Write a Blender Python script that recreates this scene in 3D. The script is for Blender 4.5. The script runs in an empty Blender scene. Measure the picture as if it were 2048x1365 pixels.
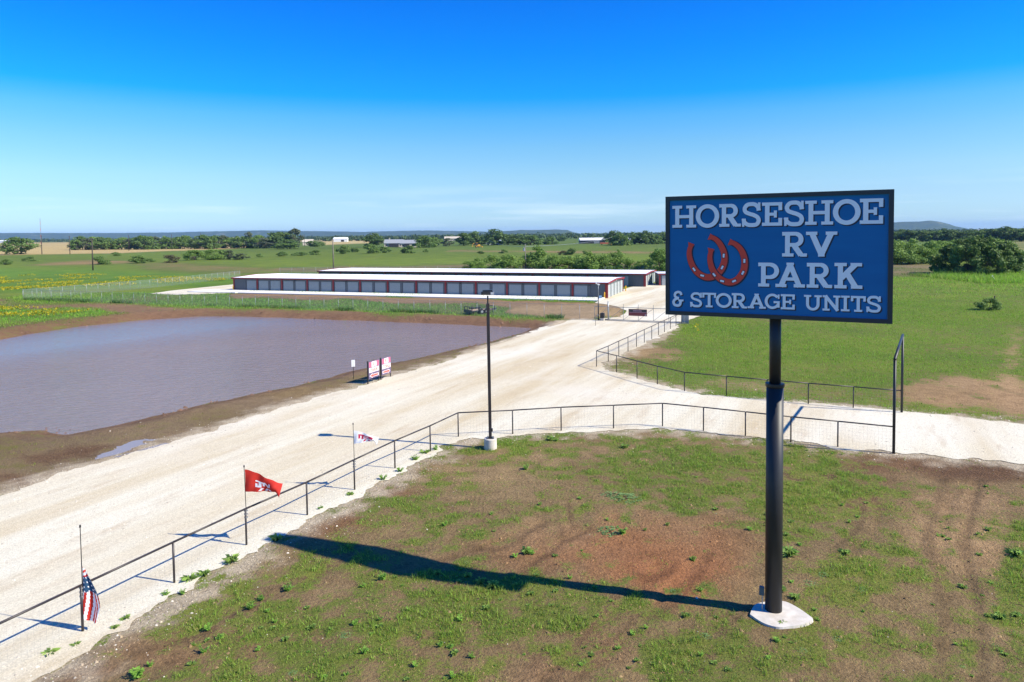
import bpy, math, random
import numpy as np
from mathutils import Vector, Matrix
from mathutils.geometry import delaunay_2d_cdt

random.seed(7)
RNG = np.random.default_rng(11)
SC = bpy.context.scene
COL = SC.collection

# ------------------------------------------------------------------ camera
F, H, PITCH, ROLL, SHIFT = 1400.0, 11.0, math.radians(2.6), 0.0105, -150.9
_x = Vector((1, 0, 0)); _u = Vector((0, math.sin(PITCH), math.cos(PITCH)))
FW = Vector((0, math.cos(PITCH), -math.sin(PITCH)))
RT = math.cos(ROLL) * _x - math.sin(ROLL) * _u
UP = math.sin(ROLL) * _x + math.cos(ROLL) * _u
cd = bpy.data.cameras.new("camera"); cam = bpy.data.objects.new("camera", cd); COL.objects.link(cam)
cd.sensor_width = 36; cd.lens = 36 * F / 2048; cd.shift_y = SHIFT / 2048
cd.clip_start = 0.1; cd.clip_end = 40000
cam.matrix_world = Matrix(((RT.x, UP.x, -FW.x, 0), (RT.y, UP.y, -FW.y, 0), (RT.z, UP.z, -FW.z, H), (0, 0, 0, 1)))
SC.camera = cam

# ------------------------------------------------------------------ sky, sun, exposure
SUN_EL = math.radians(40)
SUN_H = Vector((0.959, -0.282))
w = bpy.data.worlds.new("World"); SC.world = w; w.use_nodes = True
nt = w.node_tree; nt.nodes.clear()
sky = nt.nodes.new("ShaderNodeTexSky"); sky.sky_type = 'NISHITA'; sky.sun_disc = False
sky.sun_elevation = SUN_EL; sky.sun_rotation = math.atan2(SUN_H.x, SUN_H.y)
sky.altitude = 400; sky.air_density = 1.0; sky.dust_density = 0.3; sky.ozone_density = 2.5
bg = nt.nodes.new("ShaderNodeBackground"); bg.inputs[1].default_value = 0.137
wo = nt.nodes.new("ShaderNodeOutputWorld")
tc = nt.nodes.new("ShaderNodeTexCoord"); sep = nt.nodes.new("ShaderNodeSeparateXYZ")
nt.links.new(tc.outputs['Generated'], sep.inputs[0])
ramp = nt.nodes.new("ShaderNodeValToRGB")          # the sky's own deepening blue with height
nt.links.new(sep.outputs['Z'], ramp.inputs[0])
cr = ramp.color_ramp
cr.elements[0].position = 0.014; cr.elements[0].color = (0.40, 0.57, .82, 1)
cr.elements[1].position = 0.33; cr.elements[1].color = (0.012, 0.37, 1.05, 1)
for z_, c_ in ((.05, (.41, .55, .75)), (.08, (.42, .58, .71)), (.122, (.33, .58, .74)), (.160, (.20, .57, .84)), (.188, (.03, .51, .92)), (.25, (.015, .45, 1.0))):
    cr.elements.new(z_).color = (*c_, 1)
mul = nt.nodes.new("ShaderNodeMix"); mul.data_type = 'RGBA'; mul.blend_type = 'MULTIPLY'; mul.inputs[0].default_value = 1
nt.links.new(sky.outputs[0], mul.inputs[6]); nt.links.new(ramp.outputs[0], mul.inputs[7])
# thin cirrus low over the horizon
mp = nt.nodes.new("ShaderNodeMapping"); mp.inputs['Scale'].default_value = (2.2, 2.2, 34)
nz = nt.nodes.new("ShaderNodeTexNoise"); nz.inputs['Scale'].default_value = 2.0; nz.inputs['Detail'].default_value = 6
nt.links.new(tc.outputs['Generated'], mp.inputs[0]); nt.links.new(mp.outputs[0], nz.inputs[0])
cl = nt.nodes.new("ShaderNodeMapRange"); cl.inputs[1].default_value = 0.54; cl.inputs[2].default_value = 0.78; cl.inputs[4].default_value = 0.55
nt.links.new(nz.outputs[0], cl.inputs[0])
lo = nt.nodes.new("ShaderNodeMapRange"); lo.inputs[1].default_value = 0.02; lo.inputs[2].default_value = 0.075; lo.inputs[3].default_value = 1; lo.inputs[4].default_value = 0
nt.links.new(sep.outputs['Z'], lo.inputs[0])
mm = nt.nodes.new("ShaderNodeMath"); mm.operation = 'MULTIPLY'
nt.links.new(cl.outputs[0], mm.inputs[0]); nt.links.new(lo.outputs[0], mm.inputs[1])
cm = nt.nodes.new("ShaderNodeMix"); cm.data_type = 'RGBA'; cm.inputs[7].default_value = (4.6, 5.3, 5.7, 1)
nt.links.new(mm.outputs[0], cm.inputs[0]); nt.links.new(mul.outputs[2], cm.inputs[6])
nt.links.new(cm.outputs[2], bg.inputs[0]); nt.links.new(bg.outputs[0], wo.inputs[0])

sd = bpy.data.lights.new("sun", 'SUN'); sd.energy = 5.0; sd.angle = math.radians(0.55); sd.color = (1.0, 0.925, 0.75)
sun = bpy.data.objects.new("sun", sd); COL.objects.link(sun)
_s = Vector((SUN_H.x * math.cos(SUN_EL), SUN_H.y * math.cos(SUN_EL), math.sin(SUN_EL)))
sun.rotation_euler = _s.to_track_quat('Z', 'Y').to_euler()
SC.view_settings.view_transform = 'Standard'; SC.view_settings.look = 'None'
SC.view_settings.exposure = 0.72; SC.view_settings.gamma = 1

# ------------------------------------------------------------------ pixel -> place
def ray(x, y):
    x = float(x); y = float(y)
    return FW + ((x - 1024) / F) * RT + ((682.5 - y + SHIFT) / F) * UP
def G(x, y, z=0.0):
    d = ray(x, y); t = (z - H) / d.z
    return Vector((d.x * t, d.y * t, z))
def depth_at(x, y): return G(x, y).y
def PX(X, Y, Z=0.0):
    dx, dy, dz = X, Y, Z - H
    c = np.maximum(dx * FW.x + dy * FW.y + dz * FW.z, 0.5)
    return 1024 + F * (dx * RT.x + dy * RT.y + dz * RT.z) / c, 682.5 + SHIFT - F * (dx * UP.x + dy * UP.y + dz * UP.z) / c

# ------------------------------------------------------------------ noise
def _hash(ix, iy, s):
    h = (ix.astype(np.int64) * 374761393 + iy.astype(np.int64) * 668265263 + s * 1442695041) & 0xffffffff
    h = ((h ^ (h >> 13)) * 1274126177) & 0xffffffff
    return ((h ^ (h >> 16)) & 0xffff) / 65535.0
def vnoise(x, y, s=0):
    ix = np.floor(x); iy = np.floor(y); fx = x - ix; fy = y - iy
    fx = fx * fx * (3 - 2 * fx); fy = fy * fy * (3 - 2 * fy)
    a = _hash(ix, iy, s); b = _hash(ix + 1, iy, s); c = _hash(ix, iy + 1, s); d = _hash(ix + 1, iy + 1, s)
    return (a * (1 - fx) + b * fx) * (1 - fy) + (c * (1 - fx) + d * fx) * fy
def fbm(x, y, s=0, o=4):
    v = 0; a = 0.5; t = 0
    for i in range(o):
        v = v + a * vnoise(x, y, s + i * 17); t += a; a *= 0.5; x = x * 2.03 + 11.3; y = y * 2.03 - 7.1
    return v / t
def sstep(a, b, x):
    t = np.clip((x - a) / (b - a), 0, 1); return t * t * (3 - 2 * t)
def sdf(poly, X, Y):
    """signed distance (negative inside) of a closed polygon"""
    d = np.full(X.shape, 1e18); ins = np.zeros(X.shape, bool); n = len(poly)
    for i in range(n):
        ax, ay = poly[i]; bx, by = poly[(i + 1) % n]
        ex, ey = bx - ax, by - ay
        t = np.clip(((X - ax) * ex + (Y - ay) * ey) / (ex * ex + ey * ey + 1e-12), 0, 1)
        d = np.minimum(d, (X - ax - t * ex) ** 2 + (Y - ay - t * ey) ** 2)
        cross = ((ay > Y) != (by > Y)) & (X < (bx - ax) * (Y - ay) / (by - ay + 1e-12) + ax)
        ins ^= cross
    d = np.sqrt(d)
    return np.where(ins, -d, d)

# ------------------------------------------------------------------ mesh helpers
class MB:
    def __init__(s): s.v = []; s.f = []; s.m = []
    def poly(s, pts, m=0):
        b = len(s.v); s.v += [tuple(p) for p in pts]; s.f.append(tuple(range(b, b + len(pts)))); s.m.append(m); return s
    def box(s, c, d, m=0, rz=0.0, M=None):
        hx, hy, hz = d[0] / 2, d[1] / 2, d[2] / 2; ca, sa = math.cos(rz), math.sin(rz)
        b = len(s.v)
        for z in (-hz, hz):
            for x, y in ((-hx, -hy), (hx, -hy), (hx, hy), (-hx, hy)):
                p = Vector((c[0] + x * ca - y * sa, c[1] + x * sa + y * ca, c[2] + z))
                if M: p = M @ p
                s.v.append(tuple(p))
        for f in ((0, 3, 2, 1), (4, 5, 6, 7), (0, 1, 5, 4), (1, 2, 6, 5), (2, 3, 7, 6), (3, 0, 4, 7)):
            s.f.append(tuple(b + i for i in f)); s.m.append(m)
        return s
    def tube(s, p0, p1, r0, r1=None, n=10, m=0, cap=True):
        r1 = r0 if r1 is None else r1
        p0 = Vector(p0); p1 = Vector(p1); ax = (p1 - p0)
        if ax.length < 1e-6: return s
        ax.normalize(); a = ax.orthogonal().normalized(); c = ax.cross(a); b = len(s.v)
        for p, r in ((p0, r0), (p1, r1)):
            for i in range(n):
                t = 2 * math.pi * i / n
                s.v.append(tuple(p + a * (math.cos(t) * r) + c * (math.sin(t) * r)))
        for i in range(n):
            j = (i + 1) % n; s.f.append((b + i, b + j, b + n + j, b + n + i)); s.m.append(m)
        if cap:
            s.f.append(tuple(b + i for i in reversed(range(n)))); s.m.append(m)
            s.f.append(tuple(b + n + i for i in range(n))); s.m.append(m)
        return s
    def mesh(s, name, mats, smooth=False):
        me = bpy.data.meshes.new(name); me.from_pydata(s.v, [], s.f)
        for m in (mats if isinstance(mats, (list, tuple)) else [mats]): me.materials.append(m)
        me.polygons.foreach_set("material_index", s.m)
        if smooth: me.polygons.foreach_set("use_smooth", [True] * len(s.f))
        me.update(); return me
    def build(s, name, mats, parent=None, loc=(0, 0, 0), rz=0, smooth=False):
        return add(name, s.mesh(name, mats, smooth), parent, loc, rz)
def add(name, me, parent=None, loc=(0, 0, 0), rz=0.0, scale=None):
    o = bpy.data.objects.new(name, me); COL.objects.link(o); o.parent = parent
    o.location = loc; o.rotation_euler = (0, 0, rz)
    if scale: o.scale = scale
    return o
def tag(o, label, cat, group=None):
    o["label"] = label; o["category"] = cat
    if group: o["group"] = group
    return o
def thing(name, label, cat, loc=(0, 0, 0), rz=0.0, group=None, scale=None):
    return tag(add(name, None, None, loc, rz, scale), label, cat, group)
def struct(name, me): o = add(name, me); o["kind"] = "structure"; return o
def np_mesh(name, V, Fc, mats, cols=None, smooth=False):
    """V (n,3), Fc (m,k) uniform polygons, cols (n,3) per vertex"""
    me = bpy.data.meshes.new(name); k = Fc.shape[1]
    me.vertices.add(len(V)); me.vertices.foreach_set("co", np.ascontiguousarray(V, np.float32).ravel())
    me.loops.add(Fc.size); me.loops.foreach_set("vertex_index", np.ascontiguousarray(Fc, np.int32).ravel())
    me.polygons.add(len(Fc)); me.polygons.foreach_set("loop_start", np.arange(0, Fc.size, k, dtype=np.int32))
    me.polygons.foreach_set("loop_total", np.full(len(Fc), k, np.int32))
    if smooth: me.polygons.foreach_set("use_smooth", np.ones(len(Fc), bool))
    for m in (mats if isinstance(mats, (list, tuple)) else [mats]): me.materials.append(m)
    if cols is not None: set_col(me, "col", cols)
    me.update(calc_edges=True); return me
def set_col(me, name, c):
    a = me.attributes.new(name, 'FLOAT_COLOR', 'POINT')
    d = np.ones((len(c), 4), np.float32); d[:, :3] = c; a.data.foreach_set("color", d.ravel())
ORD = "first second third fourth fifth sixth seventh eighth ninth tenth eleventh twelfth thirteenth fourteenth fifteenth sixteenth seventeenth eighteenth nineteenth twentieth".split()
def ordinal(i):
    if i < 20: return ORD[i]
    tens = {2: "twenty", 3: "thirty", 4: "forty", 5: "fifty", 6: "sixty", 7: "seventy", 8: "eighty"}[(i + 1) // 10]; r = (i + 1) % 10
    return (tens[:-1] + "ieth") if r == 0 else tens + "-" + ORD[r - 1]

# ------------------------------------------------------------------ materials
class NT:
    def __init__(s, name):
        s.m = bpy.data.materials.new(name); s.m.use_nodes = True; s.t = s.m.node_tree; s.t.nodes.clear()
        s.out = s.n("ShaderNodeOutputMaterial"); s.b = s.n("ShaderNodeBsdfPrincipled"); s.l(s.b.outputs[0], s.out.inputs[0])
    def n(s, t, **k):
        o = s.t.nodes.new(t)
        for a, v in k.items(): setattr(o, a, v)
        return o
    def l(s, a, b): s.t.links.new(a, b)
    def pos(s): return s.n("ShaderNodeNewGeometry").outputs['Position']
    def obj(s): return s.n("ShaderNodeTexCoord").outputs['Object']
    def noise(s, scale, detail=4, vec=None, rough=0.55, stretch=None):
        o = s.n("ShaderNodeTexNoise"); o.inputs['Scale'].default_value = scale; o.inputs['Detail'].default_value = detail; o.inputs['Roughness'].default_value = rough
        v = vec if vec is not None else s.pos()
        if stretch:
            mpn = s.n("ShaderNodeMapping"); mpn.inputs['Scale'].default_value = stretch; s.l(v, mpn.inputs[0]); v = mpn.outputs[0]
        s.l(v, o.inputs['Vector']); return o.outputs[0]
    def rng(s, v, a, b, c=0.0, d=1.0):
        o = s.n("ShaderNodeMapRange"); o.inputs[1].default_value = a; o.inputs[2].default_value = b; o.inputs[3].default_value = c; o.inputs[4].default_value = d
        s.l(v, o.inputs[0]); return o.outputs[0]
    def mix(s, f, a, b, mode='MIX'):
        o = s.n("ShaderNodeMix", data_type='RGBA', blend_type=mode)
        for i, v in ((0, f), (6, a), (7, b)):
            if hasattr(v, 'is_linked'): s.l(v, o.inputs[i])
            elif i == 0: o.inputs[0].default_value = v
            else: o.inputs[i].default_value = (*v, 1) if len(v) == 3 else v
        return o.outputs[2]
    def attr(s, name): return s.n("ShaderNodeAttribute", attribute_name=name)
    def bump(s, h, dist, strength=1.0):
        o = s.n("ShaderNodeBump"); o.inputs['Distance'].default_value = dist; o.inputs['Strength'].default_value = strength
        s.l(h, o.inputs['Height']); s.l(o.outputs[0], s.b.inputs['Normal'])
    def base(s, c):
        if hasattr(c, 'is_linked'): s.l(c, s.b.inputs['Base Color'])
        else: s.b.inputs['Base Color'].default_value = (*c, 1)
    def set(s, rough=0.6, metal=0.0, spec=0.5):
        s.b.inputs['Roughness'].default_value = rough; s.b.inputs['Metallic'].default_value = metal; s.b.inputs['Specular IOR Level'].default_value = spec; return s
def plain(name, c, rough=0.6, metal=0.0, spec=0.5, var=0.12, scale=3.0, dirt=None):
    t = NT(name); t.set(rough, metal, spec)
    f = t.rng(t.noise(scale, 6, t.obj()), 0.3, 0.7)
    lo_ = tuple(x * (1 - var) for x in c); hi_ = tuple(min(1, x * (1 + var)) for x in c)
    col = t.mix(f, lo_, hi_)
    if dirt:
        g = t.rng(t.noise(scale * 0.4, 8, t.obj(), 0.7), 0.5, 0.72, 0, 0.6); col = t.mix(g, col, dirt)
    t.base(col); return t.m
M = {}
M['black'] = plain('black_paint', (0.018, 0.018, 0.021), 0.38, var=0.25, dirt=(0.05, 0.04, 0.032))
M['pole_black'] = plain('pole_black', (0.014, 0.015, 0.018), 0.5, var=0.2, scale=1.5, dirt=(0.03, 0.028, 0.026))
M['fence_pipe'] = plain('fence_pipe', (0.030, 0.024, 0.026), 0.45, var=0.3, dirt=(0.07, 0.045, 0.035))
M['wire'] = plain('galvanised_wire', (0.42, 0.41, 0.39), 0.5, 0.4)
M['galv'] = plain('galvanised_steel', (0.34, 0.36, 0.37), 0.5, 0.5)
M['steel_grey'] = plain('grey_steel', (0.25, 0.26, 0.27), 0.5, 0.3)
M['concrete'] = plain('concrete', (0.56, 0.52, 0.45), 0.9, var=0.18, scale=3, dirt=(0.36, 0.28, 0.19))
M['apron'] = plain('apron_concrete', (0.74, 0.72, 0.67), 0.9, var=0.05, scale=0.3)
M['white'] = plain('white_paint', (0.78, 0.78, 0.76), 0.5, var=0.05)
M['red'] = plain('red_trim', (0.23, 0.017, 0.022), 0.42, var=0.15)
M['wall'] = plain('charcoal_wall', (0.085, 0.100, 0.112), 0.5, var=0.1)
M['doorgrey'] = plain('grey_door', (0.25, 0.29, 0.30), 0.5, var=0.06)
M['doorwhite'] = plain('pale_door', (0.36, 0.39, 0.39), 0.5, var=0.06)
M['endwall'] = plain('pale_end_wall', (0.12, 0.135, 0.135), 0.5, var=0.06)
M['yellow'] = plain('safety_yellow', (0.75, 0.42, 0.02), 0.5, var=0.1)
M['wood'] = plain('trailer_wood', (0.42, 0.31, 0.19), 0.8, var=0.2)
M['polewood'] = plain('pole_wood', (0.055, 0.043, 0.036), 0.85, var=0.3)
M['paleposts'] = plain('weathered_pole_wood', (0.16, 0.14, 0.125), 0.85, var=0.3)
M['rubber'] = plain('tyre_rubber', (0.015, 0.015, 0.016), 0.8)
M['glass'] = plain('lamp_glass', (0.55, 0.58, 0.62), 0.1)
M['letter'] = plain('letter_white', (0.92, 0.92, 0.92), 0.5, var=0.02)
M['letter_shadow'] = plain('letter_drop_shadow', (0.006, 0.014, 0.035), 0.5)
M['shoe'] = plain('horseshoe_red', (0.80, 0.055, 0.030), 0.45, var=0.06, scale=2)
M['frame'] = plain('cabinet_black', (0.022, 0.026, 0.034), 0.4)
M['cabside'] = plain('cabinet_side', (0.30, 0.34, 0.37), 0.35, 0.4)
def t_face():
    t = NT('sign_blue'); t.set(0.45, 0, 0.3)
    f = t.rng(t.noise(0.9, 5, t.obj(), 0.6, (0.4, 1, 2.5)), 0.3, 0.7)
    t.base(t.mix(f, (0.0005, 0.130, 0.34), (0.001, 0.155, 0.39))); return t.m
M['face'] = t_face()
def t_roof():
    t = NT('white_metal_roof'); t.set(0.42, 0.0, 0.5)
    f = t.rng(t.noise(0.25, 5), 0.35, 0.65); t.base(t.mix(f, (0.74, 0.76, 0.78), (0.82, 0.83, 0.84))); return t.m
M['roof'] = t_roof()
M['greyroof'] = plain('grey_shingle', (0.26, 0.28, 0.30), 0.8)
M['limestone'] = plain('limestone_wall', (0.50, 0.44, 0.35), 0.9)
M['dark'] = plain('dark_opening', (0.03, 0.03, 0.032), 0.6)
M['flag_red'] = plain('flag_red', (0.56, 0.026, 0.015), 0.8, var=0.05)
M['flag_white'] = plain('flag_white', (0.85, 0.85, 0.87), 0.8, var=0.03)
M['flag_blue'] = plain('flag_blue', (0.02, 0.075, 0.16), 0.8)
M['flag_crimson'] = plain('flag_crimson', (0.50, 0.02, 0.07), 0.8)
M['maroon'] = plain('maroon_print', (0.16, 0.025, 0.03), 0.5, var=0.2)
M['sign_navy'] = plain('sign_navy', (0.12, 0.09, 0.17), 0.5)
M['print_red'] = plain('print_red', (0.62, 0.09, 0.07), 0.5)
M['print_pink'] = plain('print_pink', (0.45, 0.12, 0.20), 0.5)
M['orange'] = plain('machine_yellow', (0.70, 0.36, 0.04), 0.6)
M['rust'] = plain('rust_red', (0.45, 0.12, 0.06), 0.7)
for k_ in ('flag_red', 'flag_white', 'flag_blue', 'flag_crimson'):      # thin cloth lets light through
    m_ = M[k_]; t_ = m_.node_tree; b_ = [n for n in t_.nodes if n.type == 'BSDF_PRINCIPLED'][0]
    tr = t_.nodes.new("ShaderNodeBsdfTranslucent"); ms = t_.nodes.new("ShaderNodeMixShader"); ms.inputs[0].default_value = 0.35
    t_.links.new(b_.inputs['Base Color'].links[0].from_socket, tr.inputs[0])
    t_.links.new(b_.outputs[0], ms.inputs[1]); t_.links.new(tr.outputs[0], ms.inputs[2])
    t_.links.new(ms.outputs[0], [n for n in t_.nodes if n.type == 'OUTPUT_MATERIAL'][0].inputs[0])
def t_leaf(name, trans=0.3):
    t = NT(name); t.set(0.65, 0, 0.25); a = t.attr('col').outputs['Color']; t.base(a)
    tr = t.n("ShaderNodeBsdfTranslucent"); t.l(a, tr.inputs[0]); ms = t.n("ShaderNodeMixShader"); ms.inputs[0].default_value = trans
    t.l(t.b.outputs[0], ms.inputs[1]); t.l(tr.outputs[0], ms.inputs[2]); t.l(ms.outputs[0], t.out.inputs[0]); return t.m
M['leaf'] = t_leaf('foliage'); M['grass'] = t_leaf('grass_blades', 0.45)
M['bark'] = plain('bark', (0.085, 0.068, 0.055), 0.9, var=0.3)
def t_ground():
    t = NT('earth_and_turf'); t.set(0.95, 0, 0.15)
    soil = t.attr('soil').outputs['Color']; veg = t.attr('veg').outputs['Color']; cov = t.attr('cover').outputs['Color']
    p = t.pos()
    n1 = t.noise(1.3, 9, p, 0.68); n2 = t.noise(9.0, 6, p, 0.7); n3 = t.noise(0.11, 7, p, 0.6)
    s1 = t.mix(t.rng(n2, 0.25, 0.75), (0.55, 0.54, 0.52), (1.42, 1.40, 1.36))
    s2 = t.mix(t.rng(n1, 0.3, 0.7), (0.74, 0.72, 0.70), (1.22, 1.22, 1.24))
    so = t.mix(1.0, t.mix(1.0, soil, s1, 'MULTIPLY'), s2, 'MULTIPLY')
    v1 = t.mix(t.rng(n2, 0.25, 0.75), (0.62, 0.66, 0.6), (1.35, 1.3, 1.3))
    v2 = t.mix(t.rng(n3, 0.3, 0.7), (0.72, 0.80, 0.74), (1.28, 1.14, 1.1))
    ve = t.mix(1.0, t.mix(1.0, veg, v1, 'MULTIPLY'), v2, 'MULTIPLY')
    add_ = t.n("ShaderNodeMath", operation='ADD'); t.l(cov, add_.inputs[0])
    sub = t.n("ShaderNodeMath", operation='MULTIPLY_ADD'); t.l(n1, sub.inputs[0]); sub.inputs[1].default_value = 1.5; sub.inputs[2].default_value = -0.75
    sub2 = t.n("ShaderNodeMath", operation='MULTIPLY_ADD'); t.l(n2, sub2.inputs[0]); sub2.inputs[1].default_value = 1.5; sub2.inputs[2].default_value = -0.75
    ad2 = t.n("ShaderNodeMath", operation='ADD'); t.l(sub.outputs[0], ad2.inputs[0]); t.l(sub2.outputs[0], ad2.inputs[1])
    t.l(ad2.outputs[0], add_.inputs[1])
    n4 = t.noise(34.0, 4, p, 0.75)
    c = t.mix(t.rng(add_.outputs[0], 0.36, 0.64), so, ve)
    c = t.mix(t.rng(n4, 0.60, 0.72, 0, 0.50), c, (0.30, 0.25, 0.12))        # dry straw and litter
    c = t.mix(t.rng(n4, 0.44, 0.30, 0, 0.70), c, (0.05, 0.035, 0.02))       # dark specks: clods, plus painted shade among the blades
    t.base(c)
    t.bump(n2, 0.12, 1.0); return t.m
M['ground'] = t_ground()
def t_road():
    t = NT('limestone_gravel'); t.set(0.95, 0, 0.2); p = t.pos()
    d_ = G(1100, 690) - G(300, 980)
    m1 = t.n("ShaderNodeMapping"); m1.inputs['Rotation'].default_value = (0, 0, -math.atan2(d_.y, d_.x)); t.l(p, m1.inputs[0]); pr = m1.outputs[0]
    n0 = t.noise(0.30, 6, pr, 0.6, (0.10, 1.0, 1)); n1 = t.noise(0.8, 8, pr, 0.65, (0.22, 1.0, 1)); n2 = t.noise(26.0, 4, p, 0.8); n3 = t.noise(0.06, 4, p, .6); n5 = t.noise(2.6, 7, pr, .7, (.12, 1, 1))
    vo = t.n("ShaderNodeTexVoronoi"); vo.inputs['Scale'].default_value = 24.0; t.l(p, vo.inputs['Vector'])
    sepc = t.n("ShaderNodeSeparateColor"); t.l(vo.outputs['Color'], sepc.inputs[0])
    c = t.mix(t.rng(n0, 0.36, 0.60), (0.55, 0.46, 0.30), (0.68, 0.64, 0.505))
    c = t.mix(t.rng(n3, 0.50, 0.64, 0, .6), c, (0.70, 0.66, 0.555))
    c = t.mix(t.rng(n1, 0.55, 0.74, 0, 0.7), c, (0.45, 0.345, 0.22))
    c = t.mix(t.rng(n5, 0.60, 0.74, 0, 0.45), c, (0.42, 0.335, 0.22))
    c = t.mix(1.0, c, t.mix(t.rng(n2, 0.25, 0.75), (0.80, 0.80, 0.79), (1.13, 1.13, 1.13)), 'MULTIPLY')
    c = t.mix(1.0, c, t.mix(sepc.outputs[0], (0.86, 0.85, 0.84), (1.08, 1.08, 1.08)), 'MULTIPLY')
    t.base(c); t.bump(n2, 0.035, 0.6); return t.m
M['road'] = t_road()
def t_water(name, c, bumpd, rough, scale=2.2):
    t = NT(name); t.set(rough, 0, 0.5); t.b.inputs['IOR'].default_value = 1.33
    p = t.pos(); f = t.rng(t.noise(0.05, 5, p), 0.35, 0.65)
    t.base(t.mix(f, c, tuple(x * 1.25 for x in c)))
    n = t.noise(scale, 5, p, 0.6, (0.7, 1.5, 1)); t.bump(n, bumpd, 0.8); return t.m
def t_pond():
    t = NT('muddy_water'); t.set(.07, 0, .5); t.b.inputs['IOR'].default_value = 1.33; p = t.pos()
    f = t.rng(t.noise(0.05, 5, p), 0.35, 0.65); t.base(t.mix(f, (.200, .160, .148), (.235, .185, .168)))
    # sheltered water under the far bank lies still
    a_, b_ = G(-250, 722), G(520, 634); d_ = (b_ - a_).normalized(); q = Vector((d_.y, -d_.x, 0))
    vm = t.n("ShaderNodeVectorMath", operation='DOT_PRODUCT'); t.l(p, vm.inputs[0]); vm.inputs[1].default_value = q
    calm = t.rng(vm.outputs['Value'], a_.dot(q) + 2, a_.dot(q) + 14, 0.30, 1.0)
    n = t.noise(1.5, 5, p, 0.6, (0.6, 1.7, 1)); bp = t.n("ShaderNodeBump"); bp.inputs['Distance'].default_value = .22
    t.l(calm, bp.inputs['Strength']); t.l(n, bp.inputs['Height']); t.l(bp.outputs[0], t.b.inputs['Normal']); return t.m
M['puddle'] = t_water('puddle_water', (0.26, 0.22, 0.175), 0.01, 0.12)
def t_mesh():
    t = NT('chain_link'); t.set(0.5, 0.3); t.base((0.40, 0.42, 0.42))
    tr = t.n("ShaderNodeBsdfTransparent"); ms = t.n("ShaderNodeMixShader"); ms.inputs[0].default_value = 0.15
    t.l(tr.outputs[0], ms.inputs[1]); t.l(t.b.outputs[0], ms.inputs[2]); t.l(ms.outputs[0], t.out.inputs[0]); return t.m
M['chain'] = t_mesh()
def t_hill():
    t = NT('scrub_hillside'); t.set(0.95, 0, 0.1); p = t.pos()
    n = t.noise(0.012, 8, p, 0.65); c = t.mix(t.rng(n, 0.35, 0.6), (0.03, 0.06, 0.03), (0.075, 0.10, 0.045))
    c = t.mix(t.rng(t.noise(0.006, 8, p, 0.7), 0.62, 0.70, 0, 0.8), c, (0.42, 0.36, 0.28)); t.base(c); return t.m
M['hill'] = t_hill()

# ================================================================== the ground
WATER_Z = -0.55
POND_PX = [(-700, 905), (-150, 880), (0, 862), (45, 857), (100, 858), (140, 866), (190, 857), (280, 839), (380, 815), (470, 795), (600, 768), (700, 744),
           (790, 726), (890, 704), (980, 683), (1040, 667), (1064, 657), (950, 651), (800, 645), (600, 637), (470, 633), (400, 633), (300, 639), (150, 654), (0, 679), (-250, 722), (-700, 790)]
M['water'] = t_pond()
POND = [tuple(G(x, y, WATER_Z)[:2]) for x, y in POND_PX]
ROAD_PX = [(-900, 1420), (-900, 1330), (-400, 1135), (0, 995), (130, 946), (250, 912), (350, 884), (460, 850), (560, 816), (700, 778), (790, 752), (880, 727), (960, 700), (1030, 675), (1080, 657), (1125, 643),
           (1160, 639), (1195, 640), (1262, 641), (1300, 640), (1364, 645), (1352, 657), (1330, 668), (1300, 683), (1265, 700), (1230, 718), (1200, 733), (1215, 741), (1260, 752), (1320, 770), (1400, 788), (1480, 797), (1600, 806), (1720, 815), (1805, 822),
           (2048, 847), (2500, 893), (2500, 985), (2048, 932), (1930, 916), (1800, 908), (1690, 897), (1580, 884), (1450, 869), (1330, 858), (1200, 862), (1100, 867), (1010, 872), (940, 878), (900, 889), (860, 912), (800, 946), (740, 980), (660, 1022), (590, 1060), (520, 1100), (440, 1144),
           (350, 1196), (250, 1255), (150, 1312), (60, 1370), (-40, 1450), (-300, 1600), (-900, 1800)]
ROAD = [tuple(G(x, y)[:2]) for x, y in ROAD_PX]
YARD_PX = [(1195, 639), (1364, 644), (1420, 628), (1450, 596), (1440, 571), (1315, 567), (1296, 566), (1280, 570), (1250, 578), (1208, 598), (1190, 606), (1232, 613), (1255, 622), (1240, 634)]
YARD = [tuple(G(x, y)[:2]) for x, y in YARD_PX]
LYARD_PX = [(300, 588), (340, 582), (470, 569), (480, 566), (466, 583.5), (478, 586), (400, 589), (350, 590)]
LYARD = [tuple(G(x, y)[:2]) for x, y in LYARD_PX]

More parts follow.
